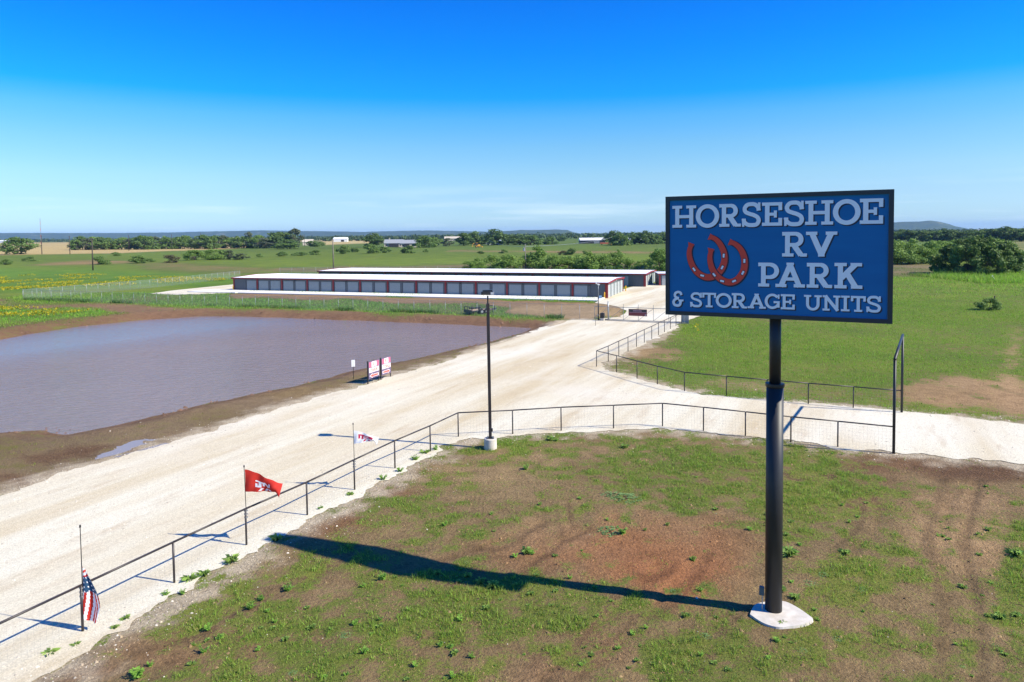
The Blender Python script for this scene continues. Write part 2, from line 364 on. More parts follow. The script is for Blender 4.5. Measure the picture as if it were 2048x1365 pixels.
# areas of ground seen in the photograph: (outline, soil, plants, cover, soft edge in px)
ZONES = [
    ([(-900, 489), (-900, 522), (-300, 516), (120, 509), (240, 507), (330, 503), (470, 498), (560, 487), (640, 481), (480, 482), (0, 486)], (0.447, 0.344, 0.146), (0.166, 0.194, 0.046), 0.02, 2),
    ([(640, 478), (760, 477), (770, 486), (640, 491)], (0.447, 0.361, 0.161), (0.166, 0.194, 0.046), 0.1, 2),
    ([(-900, 545), (0, 536), (350, 545), (520, 552), (640, 543), (560, 560), (420, 572), (100, 580), (-900, 640)], (0.172, 0.129, 0.051), (0.086, 0.194, 0.019), 1.0, 6),
    ([(240, 528), (330, 524), (470, 530), (620, 541), (520, 549), (400, 547), (300, 541)], (0.284, 0.181, 0.091), (0.094, 0.144, 0.027), 0.55, 5),
    ([(60, 527), (180, 520), (300, 521), (230, 530), (120, 533)], (0.292, 0.189, 0.088), (0.094, 0.144, 0.027), 0.35, 4),
    ([(560, 536), (900, 528), (1340, 524), (1340, 548), (560, 545)], (0.224, 0.155, 0.080), (0.086, 0.133, 0.027), 0.45, 4),
    ([(900, 500), (1330, 503), (1330, 509), (900, 505)], (0.275, 0.189, 0.088), (0.094, 0.144, 0.027), 0.4, 3),
    ([(90, 603), (300, 588), (470, 583), (1195, 606), (1205, 640), (700, 624), (300, 609)], (0.172, 0.129, 0.066), (0.100, 0.165, 0.040), 0.78, 4),
    ([(470, 584), (1200, 603), (1200, 615), (470, 595)], (0.258, 0.172, 0.095), (0.083, 0.122, 0.025), 0.15, 2),
    ([(1030, 609), (1210, 606), (1255, 612), (1250, 637), (1100, 634), (1010, 620)], (0.344, 0.245, 0.128), (0.066, 0.094, 0.021), 0.08, 5),
    ([(-900, 625), (-100, 600), (30, 596), (60, 603), (300, 612), (560, 621), (800, 630), (1000, 637), (1200, 642), (1130, 650), (1000, 652), (760, 643), (540, 634), (330, 640), (180, 618), (-100, 614), (-900, 660)], (0.232, 0.142, 0.077), (0.094, 0.137, 0.025), 0.34, 4),
    ([(-900, 650), (-100, 622), (60, 614), (200, 622), (190, 634), (40, 640), (-100, 660), (-900, 700)], (0.189, 0.129, 0.058), (0.092, 0.187, 0.019), 0.95, 5),
    ([(-900, 700), (-100, 665), (60, 642), (260, 628), (310, 636), (150, 651), (0, 672), (-900, 770)], (0.215, 0.133, 0.066), (0.094, 0.122, 0.022), 0.70, 5),
    ([(1790, 480), (2100, 482), (2100, 500), (1960, 490), (1790, 492)], (0.172, 0.129, 0.058), (0.083, 0.151, 0.025), 1.0, 3),
    ([(1785, 528), (1900, 530), (1890, 556), (1785, 556)], (0.241, 0.181, 0.102), (0.072, 0.101, 0.025), 0.45, 4),
    ([(1985, 478), (2100, 482), (2100, 530), (2020, 520)], (0.344, 0.284, 0.132), (0.094, 0.144, 0.029), 0.55, 5),
]
# softer patches: centre, radii (px), cover change, soil tint towards, tint amount
PATCH = [
    (1960, 790, 140, 36, -.55, (.42, .29, .19), .9), (1880, 800, 70, 25, -.40, (.40, .28, .18), .8), (2010, 745, 45, 50, -.40, (.42, .3, .2), .8), (2040, 810, 60, 30, -.60, (.43, .3, .2), .9), (1920, 770, 30, 12, -.5, (.42, .3, .2), .9), (2030, 690, 30, 40, -.25, (.4, .29, .19), .7), (1860, 720, 60, 20, -.12, (.3, .2, .12), .5), (1950, 700, 70, 12, -.15, (.3, .2, .12), .5), (1720, 735, 120, 14, -.12, (.3, .2, .12), .5), (1900, 625, 120, 10, -.18, (.3, .2, .12), .5),
    (1290, 705, 70, 14, -.7, (.38, .28, .18), .8), (1420, 772, 220, 14, -.55, (.36, .28, .18), .8), (1700, 790, 200, 14, -.2, (.3, .22, .13), .6),
    (1480, 700, 160, 40, .3, (.2, .15, .09), 0), (1390, 655, 60, 14, .5, (.2, .15, .09), 0), (1700, 665, 200, 16, -.12, (.24, .18, .11), .5),
    (890, 905, 60, 22, .30, (.2, .15, .1), 0), (1010, 890, 70, 18, .25, (.2, .15, .1), 0), (1130, 905, 120, 20, -.25, (.34, .25, .17), .6), (990, 955, 150, 40, -.15, (.33, .25, .165), .6),
    (910, 960, 70, 30, .12, (.2, .15, .1), 0), (780, 1020, 150, 45, .16, (.2, .15, .1), 0), (870, 1080, 100, 28, .10, (.2, .15, .1), 0),
    (1420, 950, 240, 45, .42, (.2, .15, .1), 0), (1350, 990, 120, 30, .2, (.2, .15, .1), 0), (1640, 1010, 130, 60, .50, (.2, .15, .1), 0), (1500, 930, 180, 26, .2, (.2, .15, .1), 0), (1620, 1075, 90, 20, .2, (.2, .15, .1), 0),
    (1230, 1090, 260, 60, -.42, (.33, .165, .095), .85), (1290, 1045, 150, 30, -.30, (.31, .19, .12), .6), (1100, 1060, 120, 40, -.25, (.32, .23, .16), .5), (1330, 1150, 130, 50, -.35, (.34, .16, .09), .9), (1430, 1110, 60, 40, .1, (.2, .15, .1), 0),
    (640, 1055, 120, 20, -.4, (.24, .14, .09), .9), (780, 975, 60, 14, -.4, (.23, .13, .085), .9), (300, 1310, 160, 26, -.42, (.27, .17, .11), .7), (430, 1270, 200, 30, -.3, (.28, .19, .12), .6), (140, 1345, 100, 20, -.4, (.23, .13, .085), .8),
    (700, 1290, 420, 80, .24, (.2, .15, .1), 0), (950, 1210, 220, 40, .20, (.2, .15, .1), 0), (1500, 1300, 260, 55, .40, (.2, .15, .1), 0), (1280, 1230, 120, 30, .05, (.2, .15, .1), 0),
    (1100, 1330, 90, 40, -.35, (.25, .16, .11), .7), (1230, 1280, 60, 70, -.30, (.26, .16, .11), .6), (1700, 1330, 130, 40, -.2, (.33, .24, .15), .5),
    (1780, 1150, 130, 60, .30, (.2, .15, .1), 0), (1760, 1000, 90, 60, .0, (.22, .14, .09), .5), (1920, 1080, 90, 110, -.38, (.40, .28, .185), .85), (1960, 1250, 110, 60, -.25, (.40, .29, .19), .7), (1830, 1290, 110, 50, .2, (.2, .15, .1), 0),
    (2030, 1200, 50, 160, .55, (.2, .15, .1), 0), (1950, 950, 170, 22, -.5, (.16, .095, .065), .95), (1800, 935, 120, 16, -.35, (.19, .115, .075), .9), (1960, 1010, 110, 30, -.25, (.33, .23, .16), .5),
    (560, 1180, 160, 40, -.1, (.28, .2, .14), .4), (1000, 1120, 250, 25, -.1, (.27, .18, .12), .5), (330, 1340, 120, 40, .1, (.2, .15, .1), 0),
    (60, 905, 140, 30, .1, (.2, .15, .09), .3), (160, 905, 120, 14, -.4, (.15, .09, .06), .9), (90, 955, 130, 14, -.4, (.16, .095, .06), .9), (450, 830, 90, 20, .2, (.22, .17, .08), .3), (620, 785, 120, 14, -.2, (.27, .20, .11), .7),
]
RUTS = [  # old tyre marks: line of px points, half width px
    ([(1040, 1140), (1120, 1080), (1200, 1050)], 6), ([(1075, 1365), (1180, 1270), (1260, 1190), (1330, 1120)], 7), ([(1150, 1365), (1260, 1270), (1340, 1180), (1400, 1110)], 7),
    ([(1660, 960), (1730, 985), (1760, 1020), (1740, 1070), (1690, 1110)], 6), ([(1560, 950), (1660, 975), (1720, 1020)], 5), ([(1900, 970), (1880, 1100), (1900, 1250), (1890, 1365)], 7), ([(1950, 970), (1925, 1100), (1950, 1250), (1950, 1365)], 7),
    ([(880, 1120), (980, 1090), (1090, 1040)], 5), ([(180, 1365), (330, 1290), (500, 1205), (700, 1120)], 6), ([(60, 1365), (260, 1255), (420, 1170)], 5), ([(1145, 1060), (1140, 1030), (1135, 1000)], 5), ([(1165, 1060), (1162, 1030), (1158, 1000)], 5), ([(1560, 1140), (1500, 1190), (1430, 1250), (1380, 1330)], 5),
]
def seg_d(pl, X, Y):
    d = np.full(X.shape, 1e18)
    for (ax, ay), (bx, by) in zip(pl[:-1], pl[1:]):
        ex, ey = bx - ax, by - ay
        t = np.clip(((X - ax) * ex + (Y - ay) * ey) / (ex * ex + ey * ey), 0, 1)
        d = np.minimum(d, np.hypot(X - ax - t * ex, Y - ay - t * ey))
    return d
def ground_look(X, Y):
    """soil colour, plant colour, plant cover for places X, Y (metres)"""
    j = np.clip(np.abs(Y) * 0.035, 0.4, 9)
    jx = (fbm(X / (j * 2.2), Y / (j * 2.2), 5) - .5) * j * 2; jy = (fbm(X / (j * 2.2), Y / (j * 2.2), 9) - .5) * j * 3
    U, V = PX(X + jx, np.maximum(Y + jy, 4.0))
    n = X.size; soil = np.tile(np.array((.235, .165, .080)), (n, 1)); veg = np.tile(np.array((.120, .190, .020)), (n, 1)); cov = .68 + .45 * sstep(70, 190, Y)
    far = sstep(150, 700, Y)
    veg = veg * (1 - far[:, None]) + far[:, None] * np.array((.072, .132, .018))
    near = np.zeros(n)
    # the foreground plot this side of the pipe fence
    plot = [(-900, 2600), (-300, 1600), (60, 1370), (350, 1196), (660, 1022), (860, 912), (940, 878), (1330, 857), (1580, 882), (1930, 914), (2500, 984), (4500, 1300), (4500, 4000), (-900, 4000)]
    k = sstep(6, -6, sdf(plot, U, V)); near = k
    cov = cov * (1 - k) + k * .50
    veg = veg * (1 - k[:, None]) + k[:, None] * np.array((.140, .175, .034))
    # strip between the pond and the road
    k = sstep(6, -6, sdf([(-900, 1330), (0, 997), (350, 886), (700, 780), (960, 702), (1130, 642), (1060, 650), (980, 683), (700, 742), (380, 812), (140, 860), (0, 855), (-900, 900)], U, V))
    cov = cov * (1 - k) + k * .40; soil = soil * (1 - k[:, None]) + k[:, None] * np.array((.225, .160, .090)); veg = veg * (1 - k[:, None]) + k[:, None] * np.array((.140, .125, .036))
    for po, so, ve, cv, sf in ZONES:
        xs = [p[0] for p in po]; ys = [p[1] for p in po]
        idx = np.where((U > min(xs) - 20) & (U < max(xs) + 20) & (V > min(ys) - 20) & (V < max(ys) + 20))[0]
        if not len(idx): continue
        k = sstep(sf, -sf, sdf(po, U[idx], V[idx]))
        soil[idx] = soil[idx] * (1 - k[:, None]) + k[:, None] * np.array(so); veg[idx] = veg[idx] * (1 - k[:, None]) + k[:, None] * np.array(ve)
        cov[idx] = cov[idx] * (1 - k) + k * cv
    for cx, cy, rx, ry, dc, so, am in PATCH:
        idx = np.where((np.abs(U - cx) < rx * 1.6) & (np.abs(V - cy) < ry * 1.6))[0]
        if not len(idx): continue
        q = np.sqrt(((U[idx] - cx) / rx) ** 2 + ((V[idx] - cy) / ry) ** 2); k = sstep(1.45, 0.35, q)
        if dc < -.1: k = k * sstep(.28, .62, fbm(X[idx] / 1.6, Y[idx] / 2.4, 57, 4) + .12)
        cov[idx] += k * dc * .62; soil[idx] = soil[idx] * (1 - (k * am)[:, None]) + (k * am)[:, None] * np.array(so) * np.array((.92, .86, .66))
    for pl, hw in RUTS:
        xs = [p[0] for p in pl]; ys = [p[1] for p in pl]
        idx = np.where((U > min(xs) - 30) & (U < max(xs) + 30) & (V > min(ys) - 30) & (V < max(ys) + 30))[0]
        if not len(idx): continue
        k = sstep(hw * 1.5, hw * .3, seg_d(pl, U[idx], V[idx])); cov[idx] -= k * .32
        soil[idx] *= (1 - .32 * k)[:, None]
    # brown pond margin
    sp = sdf(POND, X, Y); m = (sstep(4.5, 1.0, sp) * sstep(200, 100, Y)) * (1 - near)
    far_bank = sstep(70, 90, Y + X * .35)
    soil = soil * (1 - .8 * m[:, None]) + .8 * m[:, None] * np.array((.185, .105, .062)); cov = cov - m * .30
    # broad uneven growth
    cov = cov + (fbm(X / .60, Y / .60, 31, 4) - .5) * (1.15 * near + .2) + (fbm(X / 2.4, Y / 2.4, 33, 4) - .5) * (.45 * near + .15) + (fbm(X / 11, Y / 15, 47, 5) - .5) * (.45 + .55 * (1 - near) * sstep(200, 110, Y))
    big = fbm(X / 60, Y / 90, 71, 4)[:, None]; veg = veg * (.80 + .4 * big)
    y2 = fbm(X / 5, Y / 5, 83, 4)[:, None]; veg = veg * (1 - .28 * y2) + .28 * y2 * np.array((.18, .155, .045))
    soil = soil * (.76 + .36 * fbm(X / 3.5, Y / 3.5, 91, 4)[:, None])
    # pale gravel washed off the road edge
    sr = sdf(ROAD, X, Y); g = sstep(1.7, -.1, sr + (fbm(X / .7, Y / .7, 13, 5) - .5) * 2.6) * .85
    soil = soil * (1 - g[:, None]) + g[:, None] * np.array((.50, .43, .31)); cov = cov - .35 * g
    return soil, veg, np.clip(cov, 0, 1.15), sr, sp
def ground_z(X, Y, sr=None, sp=None):
    if sr is None: sr = sdf(ROAD, X, Y); sp = sdf(POND, X, Y)
    wig = (fbm(X / 3.0, Y / 3.0, 3) - .5)
    q = sp + wig * 1.6
    z = -0.55 * sstep(3.2, 0.0, q) - 0.9 * sstep(0.3, -4.0, q)
    lip = sstep(3.0, 1.2, np.abs(q - 2.6)) * sstep(60, 110, Y - X * .5) * .25
    z = z + lip * (sp > 0)
    flat = sstep(0.3, 2.5, sr) * sstep(900, 300, np.abs(Y))
    fl = flat * sstep(0.5, 3, np.abs(sp))
    rough = (fbm(X / 1.1, Y / 1.1, 21, 4) - .5) * .09 + (fbm(X / 6, Y / 6, 23, 3) - .5) * .045
    rough = rough * sstep(120, 50, Y) - 0.03 * sstep(120, 50, Y)
    U, V = PX(X, np.maximum(Y, 4.0)); r = np.zeros_like(X)
    for pl, hw in RUTS:
        xs = [p[0] for p in pl]; ys = [p[1] for p in pl]
        idx = np.where((U > min(xs) - 20) & (U < max(xs) + 20) & (V > min(ys) - 20) & (V < max(ys) + 20))[0]
        if len(idx): r[idx] = np.maximum(r[idx], sstep(hw * 1.6, hw * .3, seg_d(pl, U[idx], V[idx])))
    z = z + fl * (rough - .05 * r)
    z = z - 0.10 * sstep(-0.25, -0.9, sr) - 0.012 * sstep(0.4, 0, sr)
    return z
def grow(a, b, s0, g):
    out = []; p = a; s = s0
    while p < b: s *= g; p += s; out.append(p)
    return out
xs = np.arange(-24, 27, .22); xl = grow(24, 9500, .22, 1.022); xr = grow(26.9, 9500, .22, 1.022)
xs = np.concatenate([-np.array(xl[::-1]), xs, np.array(xr)])
ys = np.concatenate([np.arange(-160, 8, 8.0), np.arange(8.5, 48, .2), np.array(grow(48, 15000, .2, 1.020))])
gx, gy = np.meshgrid(xs, ys); gX = gx.ravel(); gY = gy.ravel()
so_, ve_, co_, sr_, sp_ = ground_look(gX, gY); gZ = ground_z(gX, gY, sr_, sp_)
for YP in (YARD, LYARD):
    sy = sdf(YP, gX, gY); gZ = np.where(sy < -.4, np.minimum(gZ, -.06), np.where(sy < 1.5, gZ * .2 - .02, gZ))
nx, ny = len(xs), len(ys); ii = np.arange(nx * ny).reshape(ny, nx)
Fc = np.stack([ii[:-1, :-1].ravel(), ii[:-1, 1:].ravel(), ii[1:, 1:].ravel(), ii[1:, :-1].ravel()], 1)
me = np_mesh("ground", np.stack([gX, gY, gZ], 1), Fc, M['ground'], smooth=True)
set_col(me, 'soil', so_); set_col(me, 'veg', ve_); set_col(me, 'cover', np.repeat(co_[:, None], 3, 1))
struct("ground", me)

def ragged(poly, step, amp, seed):
    """densify an outline in metres and roughen it"""
    out = []
    n = len(poly)
    for i in range(n):
        a = Vector(poly[i]); b = Vector(poly[(i + 1) % n]); L = (b - a).length
        st = step * max(1.0, (a.length + b.length) * .5 / 40); k = max(1, int(L / st))
        nrm = Vector((-(b - a).y, (b - a).x)).normalized() if L > 0 else Vector((0, 0))
        for q in range(k):
            p = a + (b - a) * (q / k)
            x = np.array([p.x]); y = np.array([p.y])
            d = ((fbm(x / 1.4, y / 1.4, seed, 3)[0] - .5) * 2.0 + (fbm(x / .35, y / .35, seed + 3, 3)[0] - .5) * .9) * amp
            out.append(p + nrm * d)
    return out
def sheet(name, pts, z, mat):
    vs, es, fs, *_ = delaunay_2d_cdt([Vector(p) for p in pts], [], [list(range(len(pts)))], 1, 1e-5)
    mb = MB(); mb.v = [(v.x, v.y, z) for v in vs]; mb.f = [tuple(f) for f in fs]; mb.m = [0] * len(fs)
    me = mb.mesh(name, mat)
    if len(me.polygons) and me.polygons[0].normal.z < 0: me.flip_normals()
    return me
struct("gravel_road", sheet("gravel_road", ragged(ROAD, .14, .60, 61), 0.012, M['road']))
struct("gravel_yard", sheet("gravel_yard", ragged(YARD, .4, .35, 67), 0.020, M['road']))
struct("side_yard", sheet("side_yard", ragged(LYARD, .4, .35, 71), 0.010, M['road']))
struct("pond_water", sheet("pond_water", [Vector(p) + (Vector(p) - Vector((-45, 75))).normalized() * 3.5 for p in POND], WATER_Z, M['water']))
def puddle(px, seed, z=0.0):
    pts = ragged([tuple(G(x, y)[:2]) for x, y in px], .08, .55, seed)
    X = np.array([p.x for p in pts]); Y = np.array([p.y for p in pts]); zz = float(np.max(ground_z(X, Y))) + 0.004
    struct("puddle", sheet("puddle", pts, zz + z, M['puddle']))
puddle([(200, 920), (228, 893), (285, 880), (350, 877), (335, 888), (290, 900), (245, 915)], 5, -.008)
puddle([(1842, 550), (1872, 548), (1886, 552), (1850, 555)], 10, -.01)

# ------------------------------------------------------------------ hills
def hills(name, prof, d0, d1, seed):
    """prof: (px x, px y of the crest); foot at depth d0, crest at depth d1"""
    P_ = np.array(prof, float); xs_ = np.arange(P_[0, 0], P_[-1, 0], 5.0); ysx = np.interp(xs_, P_[:, 0], P_[:, 1])
    rows = [(0, 0, d0), (.35, .22, d0 + (d1 - d0) * .35), (.6, .55, d0 + (d1 - d0) * .6), (.85, .9, d0 + (d1 - d0) * .85), (1, 1, d1), (1, .93, d1 * 1.06), (1, 0, d1 * 1.25)]
    V = []
    for a, hfrac, dep in rows:
        for i, x in enumerate(xs_):
            d = ray(x, ysx[i]); t = d1 / d.y; top = max(4, H + d.z * t)
            wob = (fbm(np.array([x / 9.0]), np.array([a * 5.0 + seed]), seed, 4)[0] - .5)
            dd = dep * (1 + wob * .05); z = top * hfrac * (1 + wob * .25 * (0.2 < hfrac < .95)) + (wob * 7 if hfrac >= .9 else 0)
            V.append((d.x / d.y * dd, dd, z - 2))
    n = len(xs_); ii = np.arange(len(V)).reshape(len(rows), n)
    Fc = np.stack([ii[:-1, :-1].ravel(), ii[:-1, 1:].ravel(), ii[1:, 1:].ravel(), ii[1:, :-1].ravel()], 1)
    struct(name, np_mesh(name, np.array(V), Fc, M['hill'], smooth=True))
hills("hills", [(-900, 478), (-300, 470), (0, 466), (120, 466), (250, 466), (340, 465), (420, 463), (520, 461), (600, 462), (680, 463), (720, 464), (800, 462), (860, 461), (960, 463), (1000, 464), (1100, 470), (1180, 473)], 6200, 7600, 3)
hills("mesa", [(820, 472), (930, 465), (1000, 463), (1040, 460), (1080, 460), (1110, 459), (1135, 460), (1148, 465), (1165, 468), (1200, 470), (1300, 469)], 5000, 5900, 8)
hills("mesa", [(1500, 466), (1600, 460), (1700, 452), (1760, 446), (1800, 444), (1840, 443), (1858, 441), (1878, 443), (1898, 448), (1912, 453), (1940, 458), (1980, 460), (2060, 460), (2500, 458)], 5400, 6400, 12)

# ================================================================== storage buildings
LDIR = Vector((-.9434, .3316, 0)).normalized(); PDIR = Vector((.3316, .9434, 0)).normalized()
BLEN, BDEP, EAVE, RIDGE = 77.4, 14.5, 2.55, 2.98
NB = 13; BAY = BLEN / NB
def slat_door(w_, h_, n=9):
    """roll-up curtain: stepped horizontal slats in a slim frame; local x along wall, y outwards, z up"""
    mb = MB(); s = h_ / n
    for i in range(n):
        mb.box((0, .012 if i % 2 else .004, s * (i + .5)), (w_, .03, s * .94))
    return mb
DOOR_F = slat_door(2.26, 2.05).mesh("roll_up_door", M['doorgrey'])
DOOR_E = slat_door(2.35, 2.1).mesh("roll_up_door", M['doorwhite'])
SLOT = MB().box((0, .02, .95), (.16, .03, .05)).mesh("door_latch", M['steel_grey'])
def ribbed(L, h_, step=.30, depth=.03):
    """metal wall cladding with vertical ribs; local x 0..L, z 0..h, outward -y"""
    mb = MB(); n = int(L / step)
    for i in range(n):
        x0 = i * L / n; x1 = (i + 1) * L / n; a = x0 + (x1 - x0) * .28
        mb.poly([(x0, -depth, 0), (a, -depth, 0), (a, -depth, h_), (x0, -depth, h_)])
        mb.poly([(a, -depth, 0), (a + .03, 0, 0), (a + .03, 0, h_), (a, -depth, h_)])
        mb.poly([(a + .03, 0, 0), (x1 - .03, 0, 0), (x1 - .03, 0, h_), (a + .03, 0, h_)])
        mb.poly([(x1 - .03, 0, 0), (x1, -depth, 0), (x1, -depth, h_), (x1 - .03, 0, h_)])
    return mb
def storage(label, corner, lights, RIDGE):
    # local frame: origin at the front corner nearest the gate, x runs along the front AWAY from it, y into the building
    rz = math.atan2(LDIR.y, LDIR.x)
    t = thing("storage_building", label, "building", corner, rz)
    S = -1  # in this frame the inside is at local -y
    def wbox(name, c, d, mat, par=None): return MB().box(c, d).build(name, mat, par or t)
    fw = MB()
    for q in ribbed(BLEN, EAVE - .02).v: fw.v.append((q[0], -q[1], q[2]))
    rb = ribbed(BLEN, EAVE - .02); fw.f = [tuple(reversed(f)) for f in rb.f]; fw.m = rb.m
    fw.box((BLEN / 2, -BDEP, EAVE / 2 - .01), (BLEN, .1, EAVE - .02))
    fw.box((BLEN, -BDEP / 2, EAVE / 2 - .01), (.1, BDEP - .1, EAVE - .02))
    fw.build("wall", M['wall'], t)
    g = BDEP / 2
    for x in (0.0, BLEN + .06):
        MB().poly([(x, 0, 0), (x, -BDEP, 0), (x, -BDEP, EAVE), (x, -g, RIDGE - .05), (x, 0, EAVE)]).build("gable_wall", M['endwall'], t)
    # roof: two thin sloping sheets with standing ribs
    rf = MB(); ov = .25
    for y0, y1 in ((ov, -g), (-BDEP - ov, -g)):
        z0 = EAVE + .03 - ov * (RIDGE - EAVE) / g
        a = [(-ov, y0, z0), (BLEN + ov, y0, z0), (BLEN + ov, y1, RIDGE), (-ov, y1, RIDGE)]
        b_ = len(rf.v); rf.v += a + [(x, y, z + .06) for x, y, z in a]
        for f in ((0, 3, 2, 1), (4, 5, 6, 7), (0, 1, 5, 4), (1, 2, 6, 5), (2, 3, 7, 6), (3, 0, 4, 7)): rf.f.append(tuple(b_ + i for i in f)); rf.m.append(0)
    roof = rf.build("roof", M['roof'], t)
    sm = MB(); n = 128
    for i in range(n):
        x = (i + .5) * BLEN / n
        for y0, y1 in ((ov, -g), (-BDEP - ov, -g)):
            z0 = EAVE + .09 - ov * (RIDGE - EAVE) / g
            sm.poly([(x - .03, y0, z0 + .004), (x + .03, y0, z0 + .004), (x + .03, y1, RIDGE + .10), (x - .03, y1, RIDGE + .10)])
            sm.poly([(x - .03, y0, z0 - .02), (x - .03, y0, z0 + .004), (x - .03, y1, RIDGE + .10), (x - .03, y1, RIDGE + .05)])
            sm.poly([(x + .03, y0, z0 + .004), (x + .03, y0, z0 - .02), (x + .03, y1, RIDGE + .05), (x + .03, y1, RIDGE + .10)])
    r_ = sm.build("roof_ribs", M['roof'], roof); r_["kind"] = "stuff"
    MB().box((BLEN / 2, ov + .03, EAVE - .02), (BLEN + 2 * ov, .14, .24)).build("eave_gutter", M['red'], t)
    MB().box((BLEN / 2, -BDEP - ov - .03, EAVE - .02), (BLEN + 2 * ov, .14, .24)).build("eave_gutter", M['red'], t)
    for xg in (-ov - .03, BLEN + ov + .03):
        rk = MB()
        for y0, y1 in ((ov + .1, -g), (-BDEP - ov - .1, -g)):
            z0 = EAVE - .02
            for dx in (-.05,):
                a = [(xg + dx, y0, z0 - .14), (xg + dx, y1, RIDGE - .10), (xg + dx, y1, RIDGE + .14), (xg + dx, y0, z0 + .13)]
                b_ = len(rk.v); rk.v += a + [(x + .1, y, z) for x, y, z in a]
                for f in ((0, 1, 2, 3), (7, 6, 5, 4), (0, 4, 5, 1), (1, 5, 6, 2), (2, 6, 7, 3), (3, 7, 4, 0)): rk.f.append(tuple(b_ + i for i in f)); rk.m.append(0)
        rk.build("rake_trim", M['red'], t)
    post = MB().box((0, .07, EAVE / 2 - .08), (.30, .12, EAVE - .16)).mesh("trim_post", M['red'])
    for i in range(NB + 1):
        add("trim_post", post, t, (min(max(i * BAY, .15), BLEN - .15), 0, 0))
    cpost = MB().box((-.07, 0, EAVE / 2 - .08), (.12, .30, EAVE - .16)).mesh("corner_trim", M['red'])
    for y in (-.16, -BDEP + .16): add("corner_trim", cpost, t, (0, y, 0))
    for b_ in range(NB):
        offs = [.27, .745]
        if b_ == 0: offs = [.76]
        if b_ == NB - 1: offs = [.24]
        for o_ in offs:
            d = add("roll_up_door", DOOR_F, t, (b_ * BAY + o_ * BAY, .035, .03)); add("door_latch", SLOT, d, (.9, 0, 0))
        MB().box((b_ * BAY + .505 * BAY, .06, EAVE / 2 - .1), (.34, .05, EAVE - .3)).build("wall_panel", M['wall'], t)
        if b_ in lights:
            x = b_ * BAY + .5 * BAY
            l_ = MB().box((x, .16, 2.12), (.24, .16, .14)).build("wall_light", M['dark'], t); MB().box((x, .16, 2.045), (.18, .12, .02)).build("lens", M['glass'], l_)
    for k in range(5):
        y = -1.62 - k * 2.81
        d = add("roll_up_door", DOOR_E, t, (-.02, y, .03), math.pi / 2); add("door_latch", SLOT, d, (.9, 0, 0))
    # jambs between end doors, each its own piece
    for k in range(4): MB().box((-.05, -3.025 - k * 2.81, 1.1), (.08, .44, 2.2)).build("door_jamb", M['wall'], t)
    ll = MB().box((-.16, -g, 2.62), (.16, .24, .16)).build("wall_light", M['white'], t)
    return t
B1 = Vector((15.95, 117.45, 0)); B2 = Vector((26.9, 141.3, 0))
storage("long charcoal storage building with white roof and red trim, nearest the pond", B1, (0, 2, 4, 5, 8, 10), 2.80)
storage("second long storage building, standing behind the front one with only its upper part showing", B2, (1, 4, 7, 10), 2.70)
# corner of a third building, mostly behind the billboard
b3 = thing("storage_shed", "small storage unit with red corner trim, partly hidden behind the billboard's left edge", "shed", G(1318, 571.5), math.radians(-4))
MB().box((4, 3, 1.2), (7.96, 6, 2.4)).build("wall", M['wall'], b3); MB().box((4, 3, 2.48), (8.4, 6.4, .14)).build("roof", M['roof'], b3)
MB().box((4, -.2, 2.36), (8.4, .1, .2)).build("eave_gutter", M['red'], b3); MB().box((.16, -.05, 1.2), (.32, .12, 2.38)).build("trim_post", M['red'], b3)
add("roll_up_door", slat_door(2.3, 2.0).mesh("roll_up_door", M['doorwhite']), b3, (1.75, -.03, .03)); add("roll_up_door", slat_door(2.3, 2.0).mesh("roll_up_door", M['doorwhite']), b3, (4.75, -.03, .03))
# concrete apron along the front
ap = MB(); W_ = 5.6
def along(s, p, z): return B1 + LDIR * s - PDIR * p + Vector((0, 0, z))
slabs = [(0.3, 12), (12.02, 24), (24.02, 36), (36.02, 48), (48.02, 60), (60.02, 71.6), (72.1, 84)]
for a, b in slabs:
    c = along((a + b) / 2, W_ / 2 + .06, .07)
    o = MB().box((0, 0, 0), (b - a, W_, .18)).build("concrete_apron", M['apron'], None, c, math.atan2(LDIR.y, LDIR.x)); o["kind"] = "structure"
def bollard(p, label):
    t = thing("bollard", label, "bollard", p, 0, "yellow bollards at the storage building")
    MB().tube((0, 0, -.05), (0, 0, 1.0), .10, n=14).build("post", M['yellow'], t, smooth=False)
    MB().tube((0, 0, 1.0), (0, 0, 1.06), .10, .05, n=14).build("cap", M['yellow'], t)
bollard(along(.35, .45, 0) , "yellow bollard guarding the red corner nearest the gate")
bollard(along(BLEN - .2, .4, .0), "yellow bollard at the far left corner of the front storage building")
bollard(B1 + PDIR * (BDEP + .3) - LDIR * .5, "yellow bollard at the back corner of the storage building's end wall")

# ================================================================== pipe fences
FH = 1.32
POST = MB().tube((0, 0, -.25), (0, 0, FH - .005), .036, n=10).mesh("post", M['fence_pipe'], True)
POSTCAP = None
def wire_panel(a, b, z0=.06, z1=FH - .04, sx=.16, sz=.16, r=.0014):
    mb = MB(); d = b - a; L = d.length; ux = d / L; n = max(1, int(L / sx)); nrm = Vector((-ux.y, ux.x, 0))
    def strip(p, q):
        w_ = nrm * r if abs(q.z - p.z) < abs((q - p).length) * .5 else ux * r
        for ww in ((ux * r if abs(q.z - p.z) > .5 * (q - p).length else Vector((0, 0, r))), nrm * r):
            mb.poly([p - ww, q - ww, q + ww, p + ww])
    for i in range(1, n): strip(a + d * (i / n) + Vector((0, 0, z0)), a + d * (i / n) + Vector((0, 0, z1)))
    k = int((z1 - z0) / sz)
    for j in range(k + 1): strip(a + Vector((0, 0, z0 + j * sz)), b + Vector((0, 0, z0 + j * sz)))
    return mb
